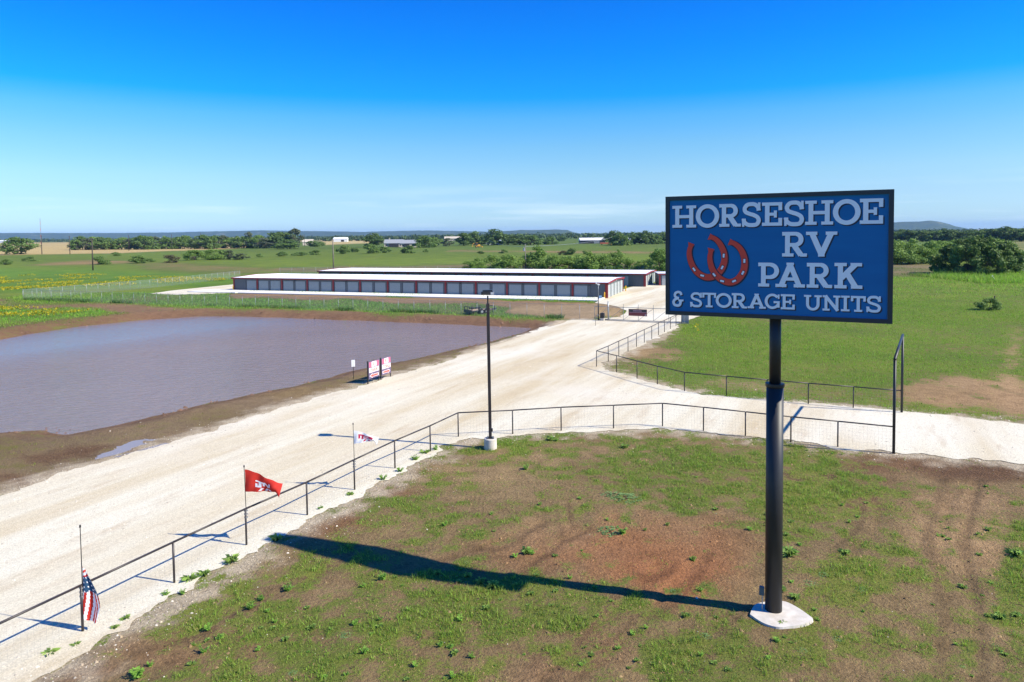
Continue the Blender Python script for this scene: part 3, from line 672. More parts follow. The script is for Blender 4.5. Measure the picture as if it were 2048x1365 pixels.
def pipe_fence(label, tops, skip_post=()):
    pts = [G(x, y, FH) for x, y in tops]; pts = [Vector((p.x, p.y, 0)) for p in pts]
    o = pts[0]; t = thing("pipe_fence", label, "fence", o)
    for i, p in enumerate(pts):
        if i not in skip_post: add("post", POST, t, p - o)
    for a, b in zip(pts[:-1], pts[1:]):
        u = (b - a).normalized() * .012
        MB().tube(a - o + u + Vector((0, 0, FH)), b - o - u + Vector((0, 0, FH)), .034, n=10).build("top_rail", M['fence_pipe'], t, smooth=True)
        wire_panel(a - o, b - o).build("wire_mesh", M['wire'], t)
    return pts
FA = pipe_fence("black pipe fence with wire mesh, running past the flags and the light pole",
    [(-330, 1428), (-60, 1275), (162, 1171), (346, 1085), (491, 1018), (613, 965), (708, 920), (789, 882), (860, 852), (916, 826), (1025, 821), (1122, 815), (1227, 811), (1325, 807), (1407, 815), (1491, 824), (1582, 834), (1676, 843), (1788, 854)], skip_post=(18,))
FB = pipe_fence("black pipe fence with a sharp corner, between the gravel and the green field",
    [(1363, 625.5), (1352, 630.5), (1341, 635.4), (1329, 641), (1317, 646.4), (1303.5, 653), (1288.6, 659.5), (1273, 666.8), (1256, 674.7), (1237.6, 682.6), (1216.5, 692.5), (1193, 702), (1233, 711.6), (1274, 722.4), (1314.7, 732.7), (1369, 745), (1453, 753), (1534, 760), (1617, 767), (1707, 774), (1804, 782)], skip_post=(20,))
# tall frame over the side road
a = FA[-1]; b = FB[-1]; AH = 4.62
t = thing("entrance_arch", "tall black pipe gate frame with a high crossbar, spanning the side road", "gate frame", a)
for p in (a, b):
    MB().tube(p - a + Vector((0, 0, -.3)), p - a + Vector((0, 0, AH)), .068, n=14).build("post", M['pole_black'], t, smooth=True)
u = (b - a).normalized()
MB().tube(u * -.15 + Vector((0, 0, AH + .07)), b - a + u * .15 + Vector((0, 0, AH + .07)), .07, n=14).build("crossbar", M['pole_black'], t, smooth=True)

# ================================================================== chain-link fence
CH = 1.85
CPOST = MB().tube((0, 0, -.2), (0, 0, CH + .03), .023, n=8).tube((0, 0, CH + .03), (0, 0, CH + .08), .036, .012, n=8).mesh("post", M['galv'], True)
def chain_fence(label, pts, spacing=2.5):
    o = pts[0]; t = thing("chain_link_fence", label, "fence", o)
    for a, b in zip(pts[:-1], pts[1:]):
        n = max(1, round((b - a).length / spacing)); st = [a + (b - a) * (i / n) for i in range(n + 1)]
        for i, p in enumerate(st):
            if i or a is pts[0]: add("post", CPOST, t, p - o)
        for p, q in zip(st[:-1], st[1:]):
            MB().poly([p - o + Vector((0, 0, .05)), q - o + Vector((0, 0, .05)), q - o + Vector((0, 0, CH - .02)), p - o + Vector((0, 0, CH - .02))]).build("mesh_panel", M['chain'], t)
            MB().tube(p - o + Vector((0, 0, CH)), q - o + Vector((0, 0, CH)), .014, n=5).build("top_rail", M['galv'], t)
CA = G(46, 600); CB = G(1196, 640)
chain_fence("grey chain-link fence between the pond and the front storage building", [CA, G(290, 609), G(620, 620), G(860, 628), CB])
chain_fence("grey chain-link fence running back along the left side of the storage yard", [CA + Vector((-.1, .3, 0)), G(300, 577), G(480, 556)])
chain_fence("grey chain-link fence along the back of the storage yard behind the second building", [G(560, 548), G(900, 546), G(1340, 548)], 3.5)
# sliding gate
g0 = G(1206, 641); g1 = G(1369, 648); gl = (g1 - g0); GL = gl.length
t = thing("sliding_gate", "long grey pipe sliding gate with diagonal braces across the gravel drive", "gate", g0, math.atan2(gl.y, gl.x))
x0, GHt = -1.1, 1.72
for z in (.16, GHt): MB().tube((x0, 0, z), (GL, 0, z), .035, n=8).build("rail", M['steel_grey'], t)
ng = 6
for i in range(ng + 1):
    x = x0 + (GL - x0) * i / ng
    MB().tube((x, 0, .16), (x, 0, GHt + (.42 if 1 < i else 0)), .026, n=8).build("upright", M['steel_grey'], t)
    if i < ng:
        x2 = x0 + (GL - x0) * (i + 1) / ng; MB().tube((x, 0, .18), (x2, 0, GHt - .02), .02, n=6).build("brace", M['steel_grey'], t)
MB().box((GL / 2, 0, .05), (GL - x0, .07, .06)).build("track", M['steel_grey'], t)
ps = t.matrix_basis
def gate_pt(x, y, z): return Matrix.Translation(g0) @ Matrix.Rotation(math.atan2(gl.y, gl.x), 4, 'Z') @ Vector((x, y, z))
gs = thing("gate_sign", "dark maroon notice board hung on the sliding gate", "sign", gate_pt(GL * .44, -.07, .72), math.atan2(gl.y, gl.x))
MB().box((0, 0, .42), (2.3, .03, .84)).build("board", M['maroon'], gs)
MB().box((0, -.019, .64), (2.2, .006, .30)).build("top_panel", M['dark'], gs); MB().box((0, -.019, .44), (2.2, .006, .05)).build("stripe", plain('dim_pink', (.35, .22, .26)), gs)
MB().box((-.05, -.024, .64), (1.1, .006, .16)).build("worn_print", plain('worn_print', (.26, .16, .20), var=.4, scale=14), gs); MB().box((.98, -.019, .13), (.2, .006, .2)).build("square_mark", plain('grey_mark', (.3, .26, .28)), gs)
gp = thing("gate_post", "tall pale grey steel post at the left end of the sliding gate", "post", gate_pt(.62, .22, 0))
MB().tube((0, 0, -.2), (0, 0, 2.35), .085, n=12).build("tube", M['galv'], gp, smooth=True); MB().tube((0, 0, 2.35), (0, 0, 2.42), .095, .03, n=12).build("cap", M['galv'], gp)
gm = thing("gate_operator", "small dark gate motor box beside the sliding gate", "gate motor", gate_pt(.02, -.28, 0), math.atan2(gl.y, gl.x))
MB().box((0, 0, .16), (.46, .4, .32)).build("plinth", M['concrete'], gm); MB().box((0, 0, .62), (.50, .42, .6)).box((0, 0, .94), (.44, .36, .05)).build("housing", M['black'], gm)
cp = thing("camera_pole", "slim black pole with white cameras and a small solar panel beside the sliding gate", "pole", gate_pt(-.55, -.15, 0))
MB().tube((0, 0, -.3), (0, 0, 2.9), .075, n=10).build("lower_pole", M['black'], cp, smooth=True); MB().tube((0, 0, 2.9), (0, 0, 4.55), .028, n=8).build("upper_pole", M['galv'], cp, smooth=True)
MB().box((.25, 0, 2.95), (.42, .05, .34), rz=.4).build("solar_panel", plain('solar_blue', (.12, .2, .34), .2), cp)
c_ = MB().tube((-.12, -.12, 4.55), (.16, -.2, 4.5), .075, n=10).build("camera", M['white'], cp); MB().tube((.16, -.2, 4.5), (.18, -.205, 4.495), .05, n=10).build("camera_lens", M['dark'], c_)
MB().box((-.26, 0, 4.78), (.10, .10, .42)).box((-.12, 0, 4.6), (.3, .04, .04)).build("antenna", M['white'], cp)
kp = thing("keypad_stand", "thin keypad stand on the gravel just outside the sliding gate", "stand", G(1191, 652))
MB().tube((0, 0, -.1), (0, 0, 1.2), .028, n=8).tube((0, 0, 1.18), (.22, .0, 1.26), .025, n=8).build("stem", M['paleposts'], kp); MB().box((.27, 0, 1.28), (.14, .10, .2)).build("keypad", M['steel_grey'], kp)
# white end of the gate run by the fence
fe = thing("fence_panel", "pale grey fence panel where the pipe fence meets the gate", "fence", G(1364, 646))
MB().poly([(0, 0, .05), (.6, -.9, .05), (.6, -.9, 1.3), (0, 0, 1.3)]).build("mesh_panel", M['galv'], fe); MB().tube((0, 0, -.2), (0, 0, 1.5), .04, n=8).build("post", M['galv'], fe)

# ================================================================== light pole
lp = G(981, 897)
t = thing("light_pole", "tall slim dark light pole on a round concrete base inside the fence bend", "light pole", lp)
mb = MB(); n = 28
for z0, z1, r0, r1 in ((-.3, .50, .33, .325), (.50, .53, .325, .295)): mb.tube((0, 0, z0), (0, 0, z1), r0, r1, n=n)
mb.build("concrete_base", M['concrete'], t, smooth=False)
MB().box((0, 0, .545), (.36, .36, .03)).build("base_plate", M['black'], t)
for x, y in ((-1, -1), (1, -1), (1, 1), (-1, 1)): MB().tube((x * .13, y * .13, .55), (x * .13, y * .13, .62), .018, n=6).build("anchor_bolt", M['galv'], t)
MB().box((0, 0, 4.02), (.155, .155, 6.9)).build("pole", M['fence_pipe'], t).rotation_euler = (0, -.006, 0)
ar = MB().tube((-.05, 0, 7.44), (-.05, 0, 7.86), .04, n=8).build("tenon", M['black'], t)
hd = MB().box((-.06, -.05, 8.0), (.62, .34, .16)).box((-.06, .1, 8.05), (.5, .2, .2)).build("lamp_head", M['black'], t)
MB().box((-.10, -.235, 8.0), (.36, .02, .10)).build("lamp_lens", M['dark'], hd); MB().box((.265, -.05, 8.0), (.02, .30, .15)).box((.18, -.24, 8.0), (.14, .012, .12)).build("end_cap", M['glass'], hd)
MB().box((.10, 0, .95), (.06, .1, .16)).build("hand_hole_cover", M['black'], t)

# ================================================================== the billboard
BASE = G(1547, 1222)
SD = Vector((math.cos(.4625), -math.sin(.4625), 0)); SN = Vector((SD.y, -SD.x, 0))      # along the face to the right; face normal towards the viewer
SN = SN if SN.y < 0 else -SN
SANG = math.atan2(SD.y, SD.x)
sg = thing("billboard", "blue pylon billboard with white slab lettering and two red horseshoes on a black pole", "sign", BASE, SANG)
SW, SH, ST, SZ = 5.955, 3.514, .62, 8.538     # cabinet width, height, thickness, underside height
SOX = -.0725                                     # cabinet centre offset along the face
MB().tube((0, 0, -.3), (0, 0, 6.62), .235, n=40).build("lower_pole", M['pole_black'], sg, smooth=True)
MB().tube((0, 0, 6.60), (0, 0, 6.66), .262, n=40).tube((0, 0, 6.56), (0, 0, 6.60), .25, .262, n=40).build("collar", M['pole_black'], sg, smooth=False)
MB().tube((0, 0, 6.64), (0, 0, SZ + .3), .158, n=36).build("upper_pole", M['pole_black'], sg, smooth=True)
cab = MB().box((SOX, 0, SZ + SH / 2), (SW, ST, SH)).build("cabinet", M['cabside'], sg)
fy = -ST / 2
fr = MB(); bw = .115
fr.box((SOX, fy - .02, SZ + SH - bw / 2), (SW + .02, .06, bw)); fr.box((SOX, fy - .02, SZ + bw / 2), (SW + .02, .06, bw))
fr.box((SOX - SW / 2 + bw / 2 - .01, fy - .02, SZ + SH / 2), (bw, .058, SH - 2 * bw)); fr.box((SOX + SW / 2 - bw / 2 + .01, fy - .02, SZ + SH / 2), (bw, .058, SH - 2 * bw))
fr.build("retainer_frame", M['frame'], sg)
MB().box((SOX, -fy + .02, SZ + SH / 2), (SW + .02, .04, SH)).build("back_face", M['face'], sg)
face = MB().box((SOX, fy - .006, SZ + SH / 2), (SW - 2 * bw + .01, .012, SH - 2 * bw + .01)).build("sign_face", M['face'], sg)
def smooth_path(p, k=5):
    out = []
    for i in range(len(p) - 1):
        p0 = p[max(i - 1, 0)]; p1 = p[i]; p2 = p[i + 1]; p3 = p[min(i + 2, len(p) - 1)]
        for j in range(k):
            t_ = j / k
            out.append(tuple(.5 * (2 * p1[c] + (p2[c] - p0[c]) * t_ + (2 * p0[c] - 5 * p1[c] + 4 * p2[c] - p3[c]) * t_ ** 2 + (3 * p1[c] - p0[c] - 3 * p2[c] + p3[c]) * t_ ** 3) for c in (0, 1)))
    return out + [p[-1]]
# footing, meter box, conduit
pts = [(1498, 1232), (1506, 1214), (1530, 1206), (1566, 1205), (1590, 1214), (1618, 1232), (1629, 1243), (1612, 1252), (1580, 1257), (1552, 1258), (1523, 1249)]
fp = ragged([(q[0], q[1]) for q in smooth_path([tuple((G(x, y) - BASE)[:2]) for x, y in pts + pts[:1]], 4)[:-1]], .1, .03, 4)
R_ = Matrix.Rotation(-SANG, 4, 'Z'); fp = [R_ @ Vector((p.x, p.y, 0)) for p in fp]
mb = MB(); mb.poly([(p.x * .97, p.y * .97, .045) for p in fp]); k = len(fp)
for i in range(k):
    p, q = fp[i], fp[(i + 1) % k]; mb.poly([(p.x, p.y, -.15), (q.x, q.y, -.15), (q.x * .97, q.y * .97, .045), (p.x * .97, p.y * .97, .045)])
mb.build("footing", M['concrete'], sg)
dirn = (R_ @ Vector((-1, -.1, 0))).normalized()
c0 = dirn * .36
MB().box((c0.x, c0.y, .62), (.13, .1, .24)).build("junction_box", plain('junction_teal', (.06, .10, .12), .5), sg)
MB().tube((c0.x * .95, c0.y * .95, .03), (c0.x * .95, c0.y * .95, .52), .016, n=8).build("conduit", M['galv'], sg)

def face_uv(px, py):
    """point of the sign face hit by the ray through a photo pixel: metres along / up, sign-local"""
    d = ray(px, py); o = Vector((0, 0, H)); p0 = BASE + SN * (ST / 2 + .03)
    t_ = (p0 - o).dot(SN) / d.dot(SN); p = o + d * t_ - BASE
    return p.dot(SD), p.z
def ZM(x, y): return 1320 + x / 4.2667, 370 + y / 4.2667          # from the enlarged view of the sign
T_, S_ = .185, .13
def rect(a, b, c, d): return [[(a, b), (c, b), (c, d), (a, d)]]
def stroke(p, w_):
    L, Rr = [], []
    for i, q in enumerate(p):
        a = p[max(i - 1, 0)]; b = p[min(i + 1, len(p) - 1)]; dx, dy = b[0] - a[0], b[1] - a[1]; l = math.hypot(dx, dy) or 1
        ww = w_[i] if isinstance(w_, list) else w_
        nx_, ny_ = -dy / l * ww / 2, dx / l * ww / 2; L.append((q[0] + nx_, q[1] + ny_)); Rr.append((q[0] - nx_, q[1] - ny_))
    return [[Rr[i], Rr[i + 1], L[i + 1], L[i]] for i in range(len(p) - 1)]
def ring(cx, cy, rx, ry, w_, a0=0, a1=360, n=40):
    p = []
    for i in range(n):
        t0, t1 = (math.radians(a0 + (a1 - a0) * (i + k) / n) for k in (0, 1))
        p.append([(cx + (rx - w_) * math.cos(t0), cy + (ry - w_ * .9) * math.sin(t0)), (cx + rx * math.cos(t0), cy + ry * math.sin(t0)), (cx + rx * math.cos(t1), cy + ry * math.sin(t1)), (cx + (rx - w_) * math.cos(t1), cy + (ry - w_ * .9) * math.sin(t1))])
    return p
def diag(a, b, w_): return stroke([a, b], w_)
def glyph(c, W):
    T, S = T_, S_
    if c == 'H': return rect(.13, 0, .13 + T, 1) + rect(W - .13 - T, 0, W - .13, 1) + rect(.2, .43, W - .2, .57) + rect(0, 0, .26 + T, S) + rect(0, 1 - S, .26 + T, 1) + rect(W - .26 - T, 0, W, S) + rect(W - .26 - T, 1 - S, W, 1)
    if c == 'O': return ring(W / 2, .5, W / 2, .53, .20)
    if c in 'RP':
        p = rect(.11, 0, .11 + T, 1) + rect(0, 0, .25 + T, S) + rect(0, 1 - .15, W * .6, 1)
        lo_ = .40 if c == 'R' else .32; r = (1 - lo_) / 2
        xr_ = W * .94 if c == 'P' else W * .86
        p += ring(W * .55, 1 - r, xr_ - W * .55, r, T, -90, 90, 18) + rect(.2, lo_, W * .56, lo_ + .15)
        if c == 'R': p += diag((W * .48, .46), (W - .22, .06), .21) + rect(W - .26, 0, W, S)
        return p
    if c == 'S':
        p = smooth_path([(.90 * W, .66), (.86 * W, .80), (.70 * W, .915), (.48 * W, .935), (.27 * W, .90), (.14 * W, .76), (.20 * W, .61), (.42 * W, .53), (.64 * W, .475), (.84 * W, .38), (.90 * W, .24), (.78 * W, .09), (.52 * W, .062), (.30 * W, .085), (.13 * W, .19), (.09 * W, .33)])
        return stroke(p, .165) + rect(.86 * W, .66, .99 * W, 1.0) + rect(.0, .0, .13 * W, .34)
    if c == 'E': return rect(.12, 0, .12 + T, 1) + rect(0, 0, W, .14) + rect(0, .86, W, 1) + rect(.2, .43, W * .74, .56) + rect(W - .15, .66, W, 1) + rect(W - .15, 0, W, .33) + rect(W * .74 - .12, .35, W * .74, .65)
    if c == 'V': return diag((.22, .94), (W / 2 + .01, .06), .21) + diag((W - .22, .94), (W / 2 - .01, .06), .21) + rect(0, 1 - S, .42, 1) + rect(W - .42, 1 - S, W, 1) + rect(W / 2 - .12, 0, W / 2 + .12, .1)
    if c == 'A': return diag((W / 2 + .02, .97), (.2, .02), .2) + diag((W / 2 - .02, .97), (W - .2, .02), .2) + rect(W * .3, .27, W * .7, .40) + rect(0, 0, .42, S) + rect(W - .42, 0, W, S) + rect(W / 2 - .14, .90, W / 2 + .14, 1)
    if c == 'K': return rect(.12, 0, .12 + T, 1) + rect(0, 0, .25 + T, S) + rect(0, 1 - S, .25 + T, 1) + diag((.25, .40), (W - .26, .93), .20) + diag((.45, .58), (W - .24, .07), .20) + rect(W - .42, 1 - S, W - .02, 1) + rect(W - .40, 0, W, S)
    if c == 'T': return rect(0, .86, W, 1) + rect(0, .66, .14, 1) + rect(W - .14, .66, W, 1) + rect(W / 2 - T / 2, 0, W / 2 + T / 2, 1) + rect(W / 2 - .23, 0, W / 2 + .23, S)
    if c == 'G': return ring(W * .5, .5, W * .5, .53, .19, 38, 335, 36) + rect(W * .58, .38, W * .97, .52) + rect(W * .80, .08, W * .97, .5) + rect(W * .84, .68, W * .96, .98)
    if c == 'U': return rect(.13, .38, .13 + T, 1) + rect(W - .13 - T, .38, W - .13, 1) + rect(0, 1 - S, .26 + T, 1) + rect(W - .26 - T, 1 - S, W, 1) + ring(W / 2, .40, W / 2 - .13, .43, T, 180, 360, 20)
    if c == 'N': return rect(.12, 0, .12 + T * .9, 1) + rect(W - .12 - T * .9, 0, W - .12, 1) + diag((.16, .98), (W - .16, .02), .2) + rect(0, 0, .24 + T, S) + rect(0, 1 - S, .26, 1) + rect(W - .24 - T, 1 - S, W, 1)
    if c == 'I': return rect(W / 2 - T / 2, 0, W / 2 + T / 2, 1) + rect(0, 0, W, S) + rect(0, 1 - S, W, 1)
    if c == '&':
        return stroke(smooth_path([(.80 * W, .74), (.74 * W, .88), (.52 * W, .93), (.30 * W, .86), (.24 * W, .70), (.38 * W, .58), (.60 * W, .54)]), .155) + stroke(smooth_path([(.60 * W, .54), (.30 * W, .48), (.13 * W, .30), (.22 * W, .12), (.46 * W, .07), (.68 * W, .13), (.76 * W, .40)]), .165) + rect(.56 * W, .34, W, .46)
ROWS = [[('H', 105, 308, 178, 366), ('O', 305, 505, 172, 362), ('R', 505, 690, 163, 358), ('S', 700, 858, 152, 357), ('E', 870, 1042, 150, 350), ('S', 1060, 1227, 138, 350), ('H', 1238, 1478, 134, 341), ('O', 1475, 1712, 128, 336), ('E', 1705, 1905, 117, 333)],
        [('R', 1042, 1254, 402, 613), ('V', 1245, 1512, 400, 613)], [('P', 838, 1027, 665, 870), ('A', 985, 1237, 665, 875), ('R', 1252, 1470, 667, 880), ('K', 1488, 1728, 667, 886)],
        [('&', 103, 200, 906, 1040), ('S', 258, 358, 920, 1043), ('T', 360, 478, 922, 1046), ('O', 475, 612, 928, 1047), ('R', 612, 742, 926, 1054), ('A', 747, 902, 930, 1056), ('G', 893, 1025, 933, 1057), ('E', 1030, 1150, 935, 1064),
         ('U', 1228, 1380, 942, 1070), ('N', 1387, 1540, 945, 1076), ('I', 1545, 1618, 947, 1080), ('T', 1628, 1756, 950, 1085), ('S', 1762, 1885, 950, 1088)]]
FY = fy - .014
def put(polys, mats, name, sx, sz, ox, oz, sh, th=.006):
    """lay 2-D polygons on the face as thin raised pieces, with the printed drop shadow behind"""
    mb = MB()
    for k, q in enumerate(polys):
        y = FY - .004 - k * .00012
        mb.poly([(ox + p[0] * sx, y, oz + p[1] * sz) for p in q], 0)
        mb.poly([(ox + p[0] * sx + sh[0], FY - k * .00004, oz + p[1] * sz + sh[1]) for p in q], 1)
    return mb.build(name, mats, face)
for row in ROWS:
    for c, x0, x1, y0, y1 in row:
        xm, ym = (x0 + x1) / 2, (y0 + y1) / 2
        u0 = face_uv(*ZM(x0, ym))[0]; u1 = face_uv(*ZM(x1, ym))[0]; v1 = face_uv(*ZM(xm, y0))[1]; v0 = face_uv(*ZM(xm, y1))[1]
        h_ = v1 - v0; put(glyph(c, (u1 - u0) / h_), [M['letter'], M['letter_shadow']], "letter", h_, h_, u0, v0, (.035, -.032))
SHOES = [([(268, 508), (250, 560), (252, 620), (276, 690), (320, 750), (390, 788), (460, 778), (520, 725), (548, 650), (545, 580), (515, 510), (475, 465), (428, 442)], [(290, 722, -55), (360, 775, -12), (543, 605, 85), (530, 706, 65)]),
         ([(438, 553), (425, 610), (430, 670), (455, 738), (510, 800), (585, 832), (655, 812), (708, 745), (722, 665), (710, 595), (680, 540), (640, 505), (600, 487)], [(462, 768, -50), (530, 822, -12), (632, 822, 25), (707, 752, 62), (720, 650, 88)])]
for k, (path, nails) in enumerate(SHOES):
    pts = [face_uv(*ZM(*p)) for p in smooth_path(path, 4)]; n = len(pts)
    ws = [.165 * (.72 + .42 * math.sin(math.pi * i / (n - 1))) for i in range(n)]
    polys = stroke(pts, ws)
    for e_, nb in ((0, 1), (n - 1, n - 2)):                         # flared heels
        d = Vector((pts[e_][0] - pts[nb][0], pts[e_][1] - pts[nb][1])).normalized(); q = Vector((-d.y, d.x)); p = Vector(pts[e_])
        polys.append([tuple(p - d * .10 - q * .05), tuple(p - d * .10 + q * .05), tuple(p + d * .03 + q * .115), tuple(p + d * .03 - q * .085)])
    mb = MB(); cx = sum(p[0] for p in pts) / n; cz = sum(p[1] for p in pts) / n
    for i, q in enumerate(polys):
        y = FY - .006 - .006 * k - i * .00010
        mb.poly([(p[0], y, p[1]) for p in q], 0)
    for i, q in enumerate(stroke(pts, [x + .045 for x in ws])): mb.poly([(p[0] + .018, FY - .0028 - .006 * k - i * .00003, p[1] - .016) for p in q], 1)
    sh_ = mb.build("horseshoe", [M['shoe'], M['letter_shadow']], face)
    for x, y, ang in nails:
        u0, v0 = face_uv(*ZM(x, y)); a_ = math.radians(ang); dx, dz = math.cos(a_) * .055, math.sin(a_) * .055; ex, ez = -math.sin(a_) * .026, math.cos(a_) * .026
        mb = MB()
        for kk, (gr, m_, yy) in enumerate(((1.35, 1, .0045), (1.0, 0, .006))):
            mb.poly([(u0 + sx * dx * gr + sy * ex * gr, FY - .006 - .006 * k - yy, v0 + sx * dz * gr + sy * ez * gr) for sx, sy in ((-1, -1), (1, -1), (1, 1), (-1, 1))], m_)
        mb.build("nail_hole", [M['letter'], M['letter_shadow']], face)

# ================================================================== flags on the fence
def flag_pole(p, h_, label, lean=0.0):
    t = thing("flag_pole", label, "flag pole", Vector((p.x, p.y, 0)) + Vector((0, .062, 0)))
    MB().tube((0, 0, .95), (-lean * h_, 0, h_), .014, .011, n=8).build("staff", M['black'], t)
    MB().tube((-lean * h_, 0, h_ - .02), (-lean * h_, 0, h_ + .05), .028, .022, n=8).build("finial", M['black'], t)
    for z in (1.0, 1.12, 1.24): MB().tube((0, -.031, z - .014), (0, -.031, z + .014), .068, n=10).build("clamp", M['steel_grey'], t)
    return t
def cloth(name, label, nu, nv, pos, colour, mats, loc):
    mb = MB()
    for j in range(nv + 1):
        for i in range(nu + 1): mb.v.append(pos(i / nu, j / nv))
    for j in range(nv):
        for i in range(nu):
            a = j * (nu + 1) + i; mb.f.append((a, a + 1, a + nu + 2, a + nu + 1)); mb.m.append(colour((i + .5) / nu, (j + .5) / nv))
    o = mb.build(name, mats, None, loc, smooth=True); return tag(o, label, "flag")
# 1: stars and stripes, hanging limp at half staff
p = FA[2]; flag_pole(p, 2.96, "thin dark flag pole strapped to the fence post with the striped flag", .0)
def us_pos(a, b):
    top = 1.86 - 0.16 * a; z = top - b * (1.50 - .1 * a + .12 * math.sin(3 * a))
    wd = .07 + .40 * math.sin(min(1, b * 1.35 + .05) * math.pi / 2) ** 1.2 * (1 - .30 * max(0, b - .72) / .28)
    x = .02 + a * wd + .03 * b
    y = -.02 - .07 * math.sin(a * 6.5 + b * 2) * (.25 + b)
    return (x, y, z)
def us_col(a, b):
    edge = .50 + .13 * abs(a - .45)
    if .20 - .10 * a < b < edge - .07:
        gi, gj = int(a * 12), int(b * 36)
        return 1 if (gi % 3 == 1 and (gj + (gi // 3) * 1) % 3 == 1) else 2
    if b <= .20: return int((b * 22 + a * 3)) % 2
    q = (b - edge) * 1.0 - abs(a - .62) * -.30
    return 1 - int(abs((a - .62) * 3.2 - np.sign(a - .62) * (b) * 1.6 + 10) * 2.1) % 2
cloth("flag", "red, white and blue striped flag hanging limp at half staff", 26, 72, us_pos, us_col, [M['flag_red'], M['flag_white'], M['flag_blue']], p + Vector((.015, .062, 0)))
# 2: red flag, 3: white flag, both blown to the right
def blown(p, h_, hoist, fly, drop, lift, label, base_i, mark_i, mats, top_off, design):
    def pos(a, b):          # a along the fly, b from the top edge down
        zt = h_ - top_off - drop * (a ** 1.25); zb = h_ - top_off - hoist + lift * a
        if a > .86: zb -= (a - .86) * 1.1
        z = zt + (zb - zt) * b; fold = .10 * a * math.sin(a * 7 - b * 2.4) + .20 * a * (1 - b) ** 2 + .035 * math.sin(a * 19 + b * 4) * (.3 + a)
        return (.02 + fly * a * (1 - .04 * math.sin(a * 5)), fold, z)
    return cloth("flag", label, 60, 44, pos, lambda a, b: mark_i if design(a, b) else base_i, mats, p + Vector((0, .062, 0)))
def red_design(a, b):
    # block J beside a cut-off letter, with slanted bars under them
    J = (.30 < a < .52 and .40 < b < .48) or (.40 < a < .49 and .40 < b < .72) or (.30 < a < .49 and .66 < b < .74) or (.30 < a < .36 and .56 < b < .74)
    N = (.52 < a < .57 and .42 < b < .66) or (.57 < a < .66 and abs((b - .44) - (a - .57) * 2.4) < .06) or (.66 < a < .71 and .42 < b < .66)
    s = (b > .80 and b < .95) and (abs((a - .47) + (b - .88) * .45) < .035 or abs((a - .62) + (b - .88) * .35) < .03 or abs((a - .73) - (b - .88) * .35) < .03)
    return J or N or s
def white_design(a, b):
    J = (.20 < a < .82 and .22 < b < .36) or (.20 < a < .28 and .30 < b < .62) or (.34 < a < .44 and .34 < b < .66) or (.46 < a < .70 and .44 < b < .58) or (.64 < a < .80 and .36 < b < .56)
    s = (.68 < b < .90) and (abs((a - .48) + (b - .8) * .3) < .045 or abs((a - .66) + (b - .8) * .25) < .04)
    return J or s
p = FA[4]; flag_pole(p, 2.82, "thin dark flag pole on the fence flying the red flag", .012)
blown(p, 2.80, .80, 1.20, .62, -.04, "red flag with white block letter marks blowing to the right", 0, 1, [M['flag_red'], M['flag_white']], .08, red_design).location.x -= .03
p = FA[6]; flag_pole(p, 2.86, "thin dark flag pole on the fence flying the white flag", .008)
blown(p, 2.84, .58, .98, .38, .13, "white flag with dark red block marks blowing to the right", 0, 1, [M['flag_white'], M['flag_crimson']], .26, white_design).location.x -= .02

# ================================================================== signs by the pond
def text_mesh(s, size, mat, bold=0.0):
    cu = bpy.data.curves.new("print", 'FONT'); cu.body = s; cu.size = size; cu.align_x = 'CENTER'; cu.offset = bold; cu.extrude = 0.002
    ob = bpy.data.objects.new("tmp", cu); COL.objects.link(ob); dg = bpy.context.evaluated_depsgraph_get(); dg.update()
    me = bpy.data.meshes.new_from_object(ob.evaluated_get(dg)); bpy.data.objects.remove(ob); me.materials.clear(); me.materials.append(mat)
    return me
def lettering(name, par, s, size, mat, x, y, z, bold=0.0, sx=1.0):
    o = add(name, text_mesh(s, size, mat, bold), par, (x, y, z)); o.rotation_euler = (math.pi / 2, 0, 0); o.scale = (sx, 1, 1); return o
def direction_sign(base_px, right_px, words, arrow, label):
    a = G(*base_px); b = G(*right_px); d = b - a; ang = math.atan2(d.y, d.x); L = d.length
    t = thing("direction_sign", label, "sign", a, ang)
    zb, zt = .34, 1.62
    MB().box((-.04, .02, .82), (.07, .07, 1.74)).build("post", M['black'], t); MB().box((L + .02, .02, .70), (.06, .06, 1.5)).build("post", M['black'], t)
    MB().box((L / 2, -.03, (zb + zt) / 2), (L, .03, zt - zb)).build("board", M['sign_navy'], t)
    y = -.048
    MB().box((L / 2, y, zt - .24), (L * .94, .006, .40)).build("top_band", M['print_pink'], t)
    MB().box((L / 2, y - .005, zt - .24), (L * .44, .006, .38)).build("word_panel", M['white'], t)
    lettering("lettering", t, words[0], .40, M['print_red'], L / 2, y - .011, zt - .38, .008, .86)
    MB().box((L / 2, y, zt - .66), (L * .92, .006, .34)).build("word_panel", M['white'], t)
    lettering("lettering", t, words[1], .38, M['print_red'], L / 2, y - .008, zt - .79, .008, L * .86 / (.255 * len(words[1])) if len(words[1]) > 4 else 1.0)
    ar = MB(); w_ = L * .44
    for gr, m_, yy in ((1.0, 0, y - .002), (.70, 1, y - .006)):
        pts = [(-w_ * (.6 + .4 * gr), 0), (-w_ * .35, .17 * gr), (-w_ * .35, .095 * gr), (w_ * (.55 + .4 * gr), .095 * gr), (w_ * (.55 + .4 * gr), -.095 * gr), (-w_ * .35, -.095 * gr), (-w_ * .35, -.17 * gr)]
        pts = [(L / 2 + arrow * -1 * px_, yy, zb + .20 + pz) for px_, pz in pts]
        ar.poly(pts if arrow < 0 else pts[::-1], m_)
    ar.build("arrow", [M['white'], M['print_red']], t)
direction_sign((737, 768), (758, 761), ("RV", "PARK"), -1, "dark red direction board with left-pointing arrow, the nearer of the pair by the pond")
